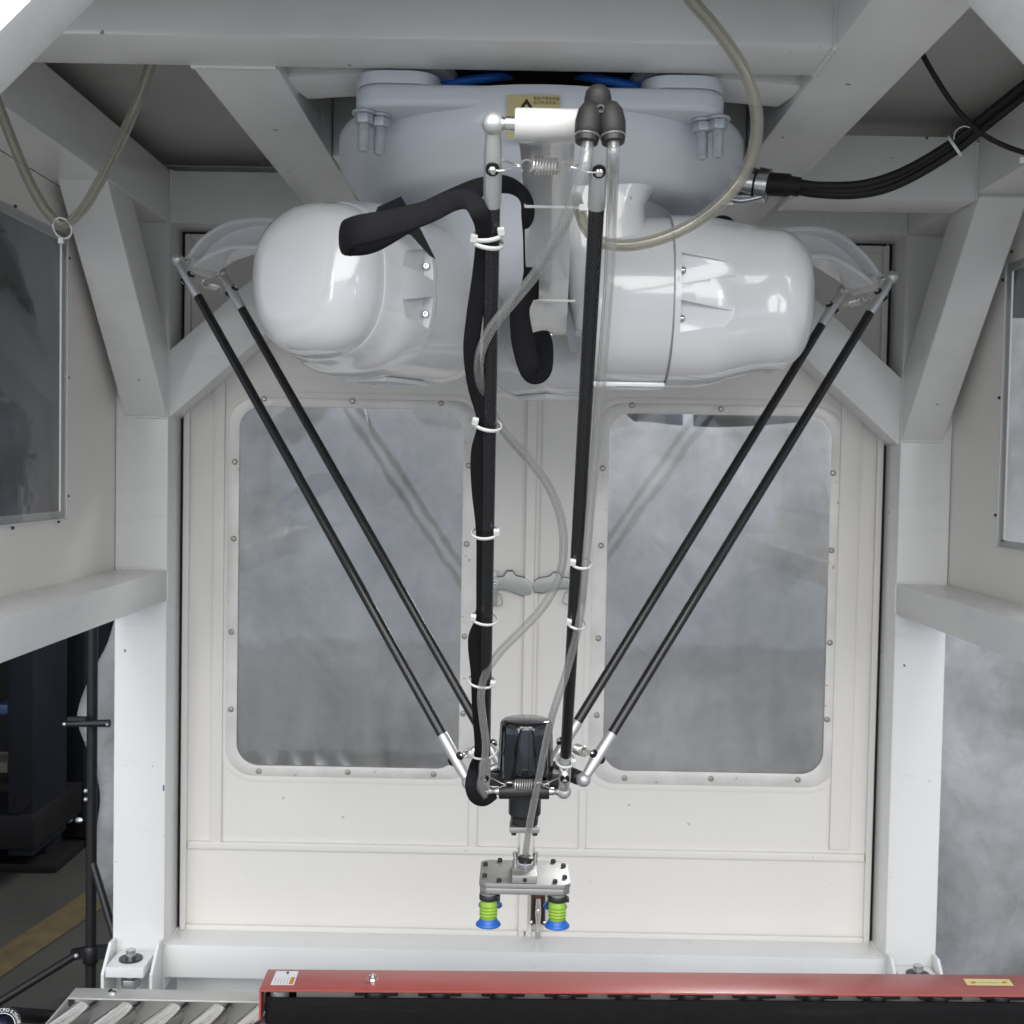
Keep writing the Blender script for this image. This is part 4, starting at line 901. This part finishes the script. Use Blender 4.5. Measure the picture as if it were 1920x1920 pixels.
# looped hose at the upper left, tied at the bottom
h4 = [(292, 90, 1.46), (276, 140, 1.47), (252, 205, 1.49), (222, 272, 1.52), (190, 335, 1.55), (158, 388, 1.575), (130, 416, 1.59), (108, 416, 1.59), (80, 385, 1.575), (50, 330, 1.55), (22, 262, 1.52), (-4, 195, 1.49), (-40, 100, 1.45)]
H4 = cat([at(*q) for q in h4], 8)
hose4 = thing('hanging_hose', H4[0], 'clear hose drooping in a loop below the roof beside the left brace', 'hose')
hollow(H4, .0066, .0046, hose4, 'milky')
b = MB(); c = at(117, 428, 1.59); b.tube([c+V((.0085*math.cos(2*pi*i/20)*1.4, -.008*math.sin(2*pi*i/20), .012*math.sin(2*pi*i/20))) for i in range(20)], .0013, 8, closed=True); b.obox(at(115, 452, 1.585), ((1, 0, 0), (0, 1, 0), (0, 0, 1)), (.0032, .003, .0034)); b.build('cable_tie', M['tie'], hose4)
# black cable bundle
B0 = [(1440, 344, 1.58), (1480, 348, 1.575), (1530, 356, 1.57), (1600, 357, 1.56), (1660, 345, 1.55), (1720, 318, 1.54), (1790, 274, 1.52), (1850, 225, 1.50), (1925, 165, 1.48), (1990, 110, 1.46)]
bun = thing('cable_bundle', at(1600, 357, 1.56), 'thick black cable bundle sweeping from robot connector to the upper right', 'cables')
offs = [(0, .0), (.0, .0068), (.004, -.0068), (-.007, .003)]
for i, (ox, oz) in enumerate(offs):
    pts = []
    for j, q in enumerate(B0):
        k = 0.0 if j == 0 else min(1, .35+.16*j) if i else min(1, .3+.1*j)
        ph = j*.5
        pts.append(at(*q)+V((0, ox*k*math.cos(ph)-.004*(i == 1), oz*k)))
    b = MB(); b.tube(cat(pts, 8), .0056 if i else .0066, 12); b.build('cable', M['rubber'], bun, angle=80)
b = MB(); b.tube(cat([at(1440, 345, 1.58), at(1478, 348, 1.575), at(1500, 351, 1.572)], 5), [.0150]*6+[.0125]*5, 18); b.build('cable_boot', M['rubber'], bun)
c = at(1790, 274, 1.515); ring_tie(c, at(1850, 225, 1.5)-at(1720, 318, 1.54), .0145, .0145, bun, 1, head=False)
b = MB(); b.tube(cat([at(1788, 262, 1.50), at(1792, 246, 1.5), at(1806, 237, 1.5), at(1822, 240, 1.5)], 5), .0008, 6); b.build('cable_tie', M['tie'], bun)
P = cat([at(*q) for q in [(1722, 85, 1.44), (1737, 116, 1.44), (1768, 168, 1.445), (1800, 212, 1.45), (1835, 246, 1.455), (1876, 270, 1.46), (1930, 288, 1.47), (2000, 295, 1.48)]], 8)
thin = thing('thin_cable', P[0], 'single thin black cable crossing the cable bundle at the upper right', 'cable')
b = MB(); b.tube(P, .0032, 10); b.build('cable', M['rubber'], thin)
b = MB(); b.box(at(1912, 305, 1.47), at(1935, 297, 1.475)); b.build('cable_tie', M['tie'], thin)
# blue air hose lying on the drum
for (pts, lab_) in (([(806, 168, 1.47), (840, 158, 1.46), (880, 150, 1.455), (930, 144, 1.46), (975, 138, 1.50)], 'blue air hose end showing left in the slot above the drum'), ([(1080, 140, 1.48), (1120, 148, 1.455), (1165, 156, 1.45), (1200, 166, 1.455), (1212, 172, 1.47)], 'blue air hose end showing right in the slot above the drum')):
    P = cat([at(*q) for q in pts], 8); b = MB(); b.tube(P, .0055, 12); tag(b.build('air_hose', M['bluehose']), lab_, 'hose', 'blue hoses above the drum')

# ------------------------------------------------------------------ suction gripper
GY = 1.66
gp = thing('suction_gripper', at(985, 1650, GY), 'aluminium suction gripper with four lime and blue bellows cups', 'gripper')
f1 = at(898, 1662, 1.605); f2 = at(1070, 1664, 1.605); gx0, gx1 = f1.x, f2.x; gt = at(985, 1658, 1.605).z; gy0, gy1 = 1.605, 1.705
tilt = Matrix.Identity(3)
gb = lambda n, b, mt, bev=0, par=None, **k: b.build(n, M[mt], par or gp, bevel=bev, **k)
def oct_(x0, y0, x1, y1, c): return [(x0+c, y0), (x1-c, y0), (x1, y0+c), (x1, y1-c), (x1-c, y1), (x0+c, y1), (x0, y1-c), (x0, y0+c)]
b = MB(); b.prism(oct_(gx0, gy0, gx1, gy1, .009), (0, 0, gt-.0062), (1, 0, 0), (0, 1, 0), .0062); top = gb('top_plate', b, 'plate', .001)
b = MB(); b.prism(oct_(gx0+.001, gy0+.001, gx1-.001, gy1-.001, .009), (0, 0, gt-.0152), (1, 0, 0), (0, 1, 0), .0085); gb('lower_plate', b, 'plate', .0012)
cx = (gx0+gx1)/2+.001
for dx, dy in ((-.036, gy0+.008), (.040, gy0+.008), (-.036, gy1-.008), (.040, gy1-.008), (gx0-cx+.007, gy0+.026), (gx1-cx-.007, gy0+.026), (gx0-cx+.007, gy1-.026), (gx1-cx-.007, gy1-.026)):
    b = MB(); b.lathe([(.0034, 0), (.0034, .0042), (.0018, .0042), (.0016, .0025), (0, .0025)], (cx+dx, dy, gt+.0001), (0, 0, 1), 14); gb('screw', b, 'screw', par=top)
b = MB(); b.box((cx-.0185, gy0+.002, gt+.0002), (cx+.0155, gy0+.072, gt+.011)); blk = gb('inlet_block', b, 'plate', .0015)
b = MB(); b.lathe([(.0028, 0), (.0028, .002), (.0012, .002)], (cx-.001, gy0+.0018, gt+.0055), (0, -1, 0), 12); gb('screw', b, 'screw', par=blk)
ic = V((at(985, 1622, 1.64).x, 1.64, 0))
b = MB(); b.lathe([(.0115, gt+.011), (.0115, gt+.019)], ic, (0, 0, 1), 6, x=(1, .5, 0)); gb('hex_fitting', b, 'steel', .001, par=blk)
b = MB(); b.lathe([(.0092, gt+.019), (.0098, gt+.021), (.0112, gt+.0225), (.0112, gt+.0255), (.009, gt+.027), (.005, gt+.027)], ic, (0, 0, 1), 24); gb('release_collar', b, 'black', par=blk)
for sx in (-1, 1):
    q = V((ic.x+sx*.0138, 1.655, 0))
    b = MB(); b.lathe([(.0026, gt+.011), (.0026, gt+.021), (.0038, gt+.021), (.0038, gt+.028), (.0018, gt+.028)], q, (0, 0, 1), 12); gb('block_bolt', b, 'steel', par=blk)
def cup(x, y):
    z0 = gt-.0153
    sc_ = lambda pr: [(r*.80, z0-h*.67) for r, h in pr]
    b = MB(); b.lathe(sc_([(.012, 0), (.0150, .002), (.0150, .006)]), (x, y, 0), (0, 0, 1), 24); neck = gb('cup_mount', b, 'plate')
    b = MB(); b.lathe(sc_([(.0155, .004), (.0162, .0055), (.0162, .0150), (.0150, .0162), (.011, .0162)]), (x, y, 0), (0, 0, 1), 28); b.obox((x+.0132, y-.003, z0-.0075), ((1, 0, 0), (0, 1, 0), (0, 0, 1)), (.0024, .0035, .0035)); gb('cup_clamp', b, 'black', .0005, par=neck, angle=35)
    pr = [(.0125, .0163), (.0140, .0195), (.0145, .0245), (.0156, .0275), (.0146, .030)]
    h = .030
    for k in range(3): pr += [(.0140, h+.001), (.0147, h+.003), (.0157, h+.0043), (.0147, h+.0056)]; h += .0064
    pr += [(.0142, h+.001), (.0141, h+.006), (.0128, h+.0085)]
    hl_ = h+.006
    b = MB(); b.lathe(sc_(pr), (x, y, 0), (0, 0, 1), 36); gb('bellows', b, 'lime', par=neck, angle=70)
    b = MB(); b.lathe(sc_([(.0132, hl_-.001), (.0148, hl_-.001), (.0155, hl_+.003), (.0176, hl_+.0065), (.0205, hl_+.0095), (.0216, hl_+.0125), (.0209, hl_+.0138), (.015, hl_+.010), (.0, hl_+.006)]), (x, y, 0), (0, 0, 1), 40); gb('cup_lip', b, 'blue', par=neck, angle=70)
for px, yy in ((916, 1.618), (1045, 1.618)):
    x = at(px, 1700, yy).x; cup(x, yy)
for px, yy in ((919.5, 1.690), (1041, 1.690)):
    x = at(px, 1690, yy).x; cup(x, yy)

# ------------------------------------------------------------------ red side belt drive
x0 = at(487, 1845, 1.735).x; HB = -.767
DRV = math.radians(1.72)
def unrot(p):
    q = V((p.x-.6, p.y-1.78, 0)); q.rotate(Matrix.Rotation(-DRV, 3, 'Z').to_euler()); return V((q.x+.6, q.y+1.78, p.z))
gz = Z(HB)
drive = thing('belt_drive', (.6, 1.78, Z(-.82)), 'red side belt drive with black belt in front of the enclosure doors', 'belt conveyor')
bd = lambda n, b, mt, bev=0, par=None, **k: b.build(n, M[mt], par or drive, bevel=bev, **k)
yr0, yr1 = 1.7535, 1.826
b = MB(); b.box((x0, yr0, gz-.003), (1.35, yr1, gz)); b.box((x0, yr0+.0005, gz-.046), (x0+.003, yr1-.02, gz-.0031)); guard = bd('top_guard', b, 'red', .0008)
b = MB(); b.box((x0+.01, yr0-.003, gz-.062), (1.35, yr1, gz-.057)); b.box((x0+.012, 1.80, gz-.0569), (1.35, 1.812, gz-.0033)); bd('lower_guard', b, 'red', .001)
# belt: long loop around end pulleys
bx0, bx1 = x0+.006, 1.33; by0, by1 = yr0+.0015, yr0+.044; rr = .016
lp = []
for (cx_, cy_, a0) in ((bx1-rr, by1-rr, 0), (bx0+rr, by1-rr, 90), (bx0+rr, by0+rr, 180), (bx1-rr, by0+rr, 270)):
    for k in range(9): a = math.radians(a0+90*k/8); lp.append((cx_+rr*math.cos(a), cy_+rr*math.sin(a)))
inn = []
r2 = rr-.004
for (cx_, cy_, a0) in ((bx1-rr, by1-rr, 0), (bx0+rr, by1-rr, 90), (bx0+rr, by0+rr, 180), (bx1-rr, by0+rr, 270)):
    for k in range(9): a = math.radians(a0+90*k/8); inn.append((cx_+r2*math.cos(a), cy_+r2*math.sin(a)))
b = MB(); b.ring_prism(lp, inn, (0, 0, gz-.054), (1, 0, 0), (0, 1, 0), .0415); belt = bd('belt', b, 'belt', .0008)
n = 0
xx = at(705, 1860, 1.76).x
step = (at(940, 1862, 1.76).x-at(705, 1860, 1.76).x)/2
px_ = xx
pulley = None
while px_ < 1.30:
    if pulley is None:
        b = MB(); c_ = (px_, 1.777, 0)
        b.lathe([(.0, gz-.05), (.017, gz-.05), (.017, gz-.0095), (.0165, gz-.0075), (.006, gz-.007), (.006, gz-.0035)], c_, (0, 0, 1), 20)
        b.obox((px_+.022, 1.772, gz-.009), ((1, 0, 0), (0, 1, 0), (0, 0, 1)), (.012, .008, .0035)); b.obox((px_-.022, 1.772, gz-.009), ((1, 0, 0), (0, 1, 0), (0, 0, 1)), (.008, .008, .0035))
        pulley = bd('belt_roller', b, 'black', .0005)
    else: again(pulley, ORG[pulley.name]+V((px_-xx, 0, 0)), drive)
    px_ += step
b = MB(); b.lathe([(.014, gz-.05), (.014, gz-.008), (.012, gz-.007)], (x0+.026, 1.777, 0), (0, 0, 1), 24); bd('end_pulley', b, 'alu')
b = MB(); b.box((x0+.05, 1.7855, gz-.036), (1.3, 1.7885, gz-.0125)); bd('support_rail', b, 'rail')
# fasteners and stickers on the guard
d_ = at(699, 1837, 1)-V((0, 0, EYE)); c = unrot(V((0, 0, EYE))+d_*((gz-EYE)/d_.z)); c.z = gz
b = MB(); b.lathe([(.0085, 0), (.0085, .0012)], c, (0, 0, 1), 20); b.lathe([(.0062, .0012), (.0062, .006)], c, (0, 0, 1), 6); b.lathe([(.0034, .006), (.0030, .009), (0, .0095)], c, (0, 0, 1), 12); bd('hex_bolt', b, 'steel', .0004, par=guard)
def flat_quad(pxs, h, par, n, mt, dz):
    vs = []
    for (px, py) in pxs:
        d = at(px, py, 1)-V((0, 0, EYE)); p = V((0, 0, EYE))+d*((gz+dz-EYE)/d.z); vs.append(unrot(p))
    b = MB(); b.add(vs, [(0, 1, 2, 3)]); return bd(n, b, mt, par=par, smooth=False)
st = flat_quad([(507, 1847), (551, 1847), (560, 1821), (518, 1820.5)], 0, guard, 'data_label', 'paper', .0004)
flat_quad([(541, 1845), (549, 1845), (553.5, 1832), (546, 1832)], 0, guard, 'label_patch', 'orange', .0008)
for i in range(5): flat_quad([(513+i*.6+5.2*i, 1845), (514.2+i*.6+5.2*i, 1845), (518.5+i*.6+5.2*i, 1833), (517.4+i*.6+5.2*i, 1833)], 0, guard, 'label_print', 'greyink', .0008)
flat_quad([(537, 1826), (541, 1826), (542, 1821.5), (538, 1821.5)], 0, guard, 'label_print', 'ink', .0008)
st = flat_quad([(1814, 1847.5), (1901, 1848.5), (1892, 1836), (1806, 1835)], 0, guard, 'warning_label', 'lightyellow', .0004)
for a_ in (1818, 1876): flat_quad([(a_, 1842), (a_+7, 1839.8), (a_+14, 1842), (a_+7, 1844.2)], 0, guard, 'label_print', 'orange', .0008)
flat_quad([(1835, 1842.4), (1873, 1843), (1873, 1841.9), (1835, 1841.3)], 0, guard, 'label_print', 'greyink', .0008)
# legs so that the drive stands on the floor (below the picture)
for x_ in (x0+.15, 1.15):
    b = MB(); b.box((x_, 1.80, .0), (x_+.05, 1.85, gz-.0625)); bd('leg', b, 'red', .002)

drive.rotation_euler = (0, 0, DRV)
# ------------------------------------------------------------------ roller conveyor
HRc = -.812
rc_ = thing('roller_conveyor', (-.55, 1.7, Z(HRc)), 'short roller conveyor with bare steel rollers left of the red drive', 'roller conveyor')
rk = lambda n, b, mt, bev=0, par=None, **k: b.build(n, M[mt], par or rc_, bevel=bev, **k)
xa = at(126, 1873, 1.80).x; zt_ = at(300, 1874, 1.80).z
b = MB(); b.box((xa, 1.80, zt_-.003), (.30, 1.835, zt_)); b.box((xa, 1.7985, zt_-.0022), (.30, 1.7999, zt_-.0001)); b.box((xa, 1.832, zt_-.10), (.30, 1.8355, zt_-.0031)); rail = rk('side_rail', b, 'rail', .0008)
b = MB(); b.box((xa-.0005, 1.45, zt_-.10), (xa+.0025, 1.7984, zt_-.0004)); rk('end_plate', b, 'rail', .0008)
b = MB(); b.box((xa+.004, 1.40, zt_-.13), (.30, 1.826, zt_-.125)); rk('bed_plate', b, 'black')
b = MB(); b.box((xa, 1.372, zt_-.10), (.30, 1.376, zt_)); rk('side_rail', b, 'plate', .0008)
for i, (px, py) in enumerate(((162, 1888), (244, 1890), (334, 1890), (415, 1892), (497, 1893))):
    d = at(px, py, 1)-V((0, 0, EYE)); zc = zt_-.0195; p = V((0, 0, EYE))+d*((zc-EYE)/d.z); p.y = 1.793
    q = p+V((-.30*.40, -.40, 0)); axr_ = (q-p).normalized(); LL = (q-p).length
    b = MB(); b.lathe([(.0, 0), (.015, .0), (.0178, .001), (.0188, .003), (.0188, LL-.003), (.0178, LL)], p, axr_, 28); ro = rk('roller', b, 'steel')
    b = MB(); b.cyl(p-axr_*.035, p, .005, 10); b.lathe([(.0150, .0), (.0150, -.003), (.009, -.004)], p-axr_*.001, axr_, 20); rk('roller_axle', b, 'nickel', par=ro)
c = at(211, 1858, 1.82); c.z = zt_; b = MB(); b.lathe([(.0075, 0), (.0068, .003), (.004, .005), (0, .0055)], c, (0, 0, 1), 16); rk('bolt', b, 'steel', par=rail)
for x_ in (xa+.02, -.35):
    b = MB(); b.box((x_, 1.838, 0), (x_+.03, 1.868, zt_-.03)); rk('leg', b, 'plate', .001)
# ------------------------------------------------------------------ camera lens at the lower left edge
lc = at(3, 1926, 1.62); fdir = (V((0, 0, EYE))-lc).normalized(); fdir = (fdir+V((.22, 0, -.02))).normalized()
ln = thing('lens', (lc.x, lc.y, 0), 'black photo lens with white ring lettering at the lower left', 'camera lens')
lb = lambda n, b, mt, par=None, **k: b.build(n, M[mt], par or ln, **k)
e1 = (CR-fdir*CR.dot(fdir)).normalized(); e2 = fdir.cross(e1)
ro_ = 37/2255*1.62
b = MB(); b.lathe([(0, -.06), (ro_, -.06), (ro_, -.003), (ro_-.001, 0), (ro_-.0015, .0005), (ro_-.0085, -.002), (ro_*.62, -.006), (ro_*.6, -.014), (0, -.015)], lc, fdir, 40); brl = lb('barrel', b, 'black')
b = MB(); b.tube([lc-fdir*.0015+(e1*math.cos(a_*pi/20)+e2*math.sin(a_*pi/20))*ro_*.67 for a_ in range(40)], .0005, 6, closed=True); lb('trim_ring', b, 'lenswhite', par=brl)
b = MB(); b.lathe([(ro_*.6, -.013), (ro_*.4, -.009), (ro_*.2, -.0072), (0, -.0066)], lc, fdir, 32); lb('front_element', b, 'lensglass', par=brl)
def arc(x, y):
    th = 2.25-x/(ro_*.80); r = ro_*.76+y; return lc+(e1*math.cos(th)+e2*math.sin(th))*r+fdir*.0004
text_mesh('MACRO 0.25m/0.8ft  Ø58', .0058, arc, 'ring_lettering', 'lenswhite', brl, spacing=1.05)
b = MB(); b.box((lc.x-.05, lc.y-.02, lc.z-.13), (lc.x+.04, lc.y+.06, lc.z-.038)) if False else None
b = MB(); b.cyl((lc.x-.01, lc.y+.05, .0), (lc.x-.01, lc.y+.05, lc.z-.03), .012, 14); lb('support_post', b, 'black')

# ------------------------------------------------------------------ photo backdrop and its stand
YBK = 2.78
nx, nz = 170, 90; vs = []; fs = []; uvs = []
xA, xB = -.962, 1.75
for j in range(nz+1):
    v = j/nz
    for i in range(nx+1):
        u = i/nx; x = xA+(xB-xA)*u
        if x < -.35: tp_ = .50+.0*x
        elif x < .25: tp_ = .42
        elif x < .66:  tp_ = .115-.012*math.cos((x-.45)*9)
        else: tp_ = .115+.245*min(1, max(0, (x-.62)/.35))
        if -.35 <= x < .3: k_ = min(1, max(0, (x-.02)/.24)); tp_ = .42*(1-k_)+.112*k_
        z = Z(tp_)*v+.02*(1-v)
        f_ = mnoise.fractal(V((x*1.5, z*2.1, 0)), .9, 2, 4)*.06+mnoise.noise(V((x*4.5+z*2.5, z*1.3, 3)))*.028+abs(mnoise.noise(V((x*2.2-z*2.8, z*.9+x, 8))))*.055
        edge = math.exp(-(u*22)**2); xs = x+edge*(.025*math.sin(z*6.2+1.0)+.02*math.sin(z*15)-.02*(v))
        y = YBK+f_+.30*max(0, (u-.72)/.28)**2*-.9
        vs.append(V((xs, y, z)))
for j in range(nz):
    for i in range(nx): a = j*(nx+1)+i; fs.append((a, a+1, a+nx+2, a+nx+1))
b = MB(); b.add(vs, fs); bk = b.build('backdrop', M['fabric'], angle=180)
so = bk.modifiers.new('thick', 'SOLIDIFY'); so.thickness = .0015
tag(bk, 'grey creased cloth backdrop hung behind the enclosure doors', 'backdrop')
sx = at(172, 1500, 2.62).x; SY = 2.62
stand = thing('light_stand', (sx, SY, 0), 'black tripod backdrop stand at the left of the grey cloth', 'stand')
sb = lambda n, b, mt='stand', par=None, **k: b.build(n, M[mt], par or stand, **k)
zh = at(172, 1790, SY).z
b = MB(); b.cyl((sx, SY, .12), (sx, SY, Z(-.36)), .0115, 16); b.cyl((sx-.004, SY, Z(-.36)), (sx-.004, SY, Z(.50)), .009, 14); pole = sb('pole', b)
b = MB(); b.lathe([(.014, -.02), (.017, -.016), (.017, .016), (.014, .02)], (sx, SY, zh), (0, 0, 1), 16); b.obox((sx-.024, SY-.004, zh+.004), ((1, 0, .2), (0, 1, 0), (0, 0, 1)), (.018, .009, .011)); sb('collar', b, par=pole)
b = MB(); b.box((sx+.010, SY-.006, zh-.008), (sx+.05, SY+.02, zh+.016)); sb('collar_lug', b, par=pole)
b = MB(); b.ball(at(143, 1792, SY-.03), .0052, 12, 8); b.ball(at(161, 1483, SY-.02), .0048, 12, 8); b.ball(at(161, 1499, SY-.02), .0048, 12, 8); sb('knob', b, 'alu', par=pole)
e_ = at(-120, 1950, SY-.35); 
b = MB(); b.tube([at(140, 1792, SY-.02), at(0, 1878, SY-.12), at(-110, 1946, SY-.2)], .0085, 12); sb('brace', b)
b = MB(); b.tube([at(115, 1908, 2.55), at(20, 1902, 2.3), at(-160, 1935, 2.15)], .014, 12); sb('leg', b)
b = MB(); b.tube([V((sx, SY, .42)), V((sx+.18, SY-.12, .012))], .0085, 12); sb('leg', b)
b = MB(); b.tube([V((sx, SY, .42)), V((sx-.10, SY+.3, .012))], .0085, 12); sb('leg', b)
# clamp bar on the stand
b = MB(); pA, pB = at(118, 1358, SY-.03), at(206, 1356, SY-.03); b.tube([pA, (pA+pB)/2, pB], [.0055, .0075, .0085], 12); b.box(at(126, 1352, SY-.035), at(165, 1343, SY-.02)); sb('clamp_bar', b)
b = MB(); b.ball(at(121, 1358, SY-.036), .005, 12, 8); b.cyl(pB+V((-.002, -.010, 0)), pB+V((-.002, -.0125, 0)), .003, 10); sb('clamp_knob', b, 'nickel')

# ------------------------------------------------------------------ dark machine behind on the left
YM = 3.75
mc = thing('press_machine', (at(60, 1600, YM).x, YM, 0), 'dark navy machine frame standing in the gloom beyond the cloth', 'machine')
mb_ = lambda n, b, mt='machine', par=None, **k: b.build(n, M[mt], par or mc, **k)
def pxbox(x0, y0, x1, y1, Y, dep):
    a, c = at(x0, y1, Y), at(x1, y0, Y); b = MB(); b.box((a.x, Y, a.z), (c.x, Y+dep, c.z)); return b
colm = mb_('column', pxbox(14, 1000, 63, 1605, 3.62, .28), bevel=.006)
b = MB(); c = at(38, 1503, 3.618); b.lathe([(.03, 0), (.03, .004), (.022, .004), (.022, -.02)], c, (0, -1, 0), 20); mb_('port', b, 'machdark', par=colm)
b = pxbox(-160, 1530, 64, 1590, 3.60, .5); mb_('bed', b, 'machdark', bevel=.006)
colm2 = mb_('column', pxbox(108, 1000, 160, 1570, 4.0, .25), bevel=.006)
mb_('bed', pxbox(60, 1540, 180, 1568, 3.98, .4), 'machdark')
for px in (128, 147): b = MB(); b.ball(at(px, 1538, 3.975), .014, 10, 6, (1, .6)); mb_('bolt', b, 'zinc', par=colm2)
a = onfloor(55, 1630); b = MB(); b.box((a.x-.16, a.y-.04, .0), (a.x+.10, a.y+.34, .03)); mb_('foot_plate', b, 'machdark', bevel=.004)
b = MB(); b.box((a.x-.08, a.y+.06, .03), (a.x+.03, a.y+.28, at(60, 1560, 3.7).z)); mb_('leg', b, 'machine', bevel=.004)
for (x0_, y0_, x1_, y1_, mt_) in ((64, 1220, 108, 1290, 'mattan'), (66, 1355, 107, 1372, 'mattan'), (66, 1430, 107, 1452, 'mattan'), (-60, 1430, 14, 1450, 'mattan')):
    mb_('shelf', pxbox(x0_, y0_, x1_, y1_, 4.1, .15), mt_)
for (x0_, y0_, x1_, y1_) in ((82, 1305, 112, 1322), (80, 1327, 113, 1343), (-8, 1322, 14, 1340)):
    b = pxbox(x0_, y0_, x1_, y1_, 3.98, .1); tag(b.build('parts_bin', M['bin'], bevel=.004), {1305: 'small blue bin upper of two beside the navy columns', 1327: 'small blue bin lower of two beside the navy columns', 1322: 'small blue bin cut off by the left picture edge'}[y0_], 'bin', 'blue bins at the machine')
mb_('back_panel', pxbox(-400, 900, 200, 1545, 4.45, .1), 'machdark')
# machinery glimpsed over the cloth through the right door window
hk = thing('hall_machine', (at(1300, 780, 5.2).x, 5.2, 0), 'dark machine with pale cabinet glimpsed over the cloth through the right window', 'machine')
b = MB(); a, c = at(1150, 800, 5.2), at(1480, 700, 5.2); b.box((a.x, 5.2, 0), (c.x, 5.6, c.z)); b.build('body', M['machdark'], hk)
b = MB(); a, c = at(1196, 792, 5.18), at(1248, 760, 5.18); b.box((a.x, 5.17, a.z-.2), (c.x, 5.1995, c.z)); b.build('cabinet', M['mattan'], hk)
b = MB(); a, c = at(1280, 796, 5.18), at(1300, 760, 5.18); b.box((a.x, 5.17, a.z-.2), (c.x, 5.1995, c.z)); b.build('upright', M['zinc'], hk)
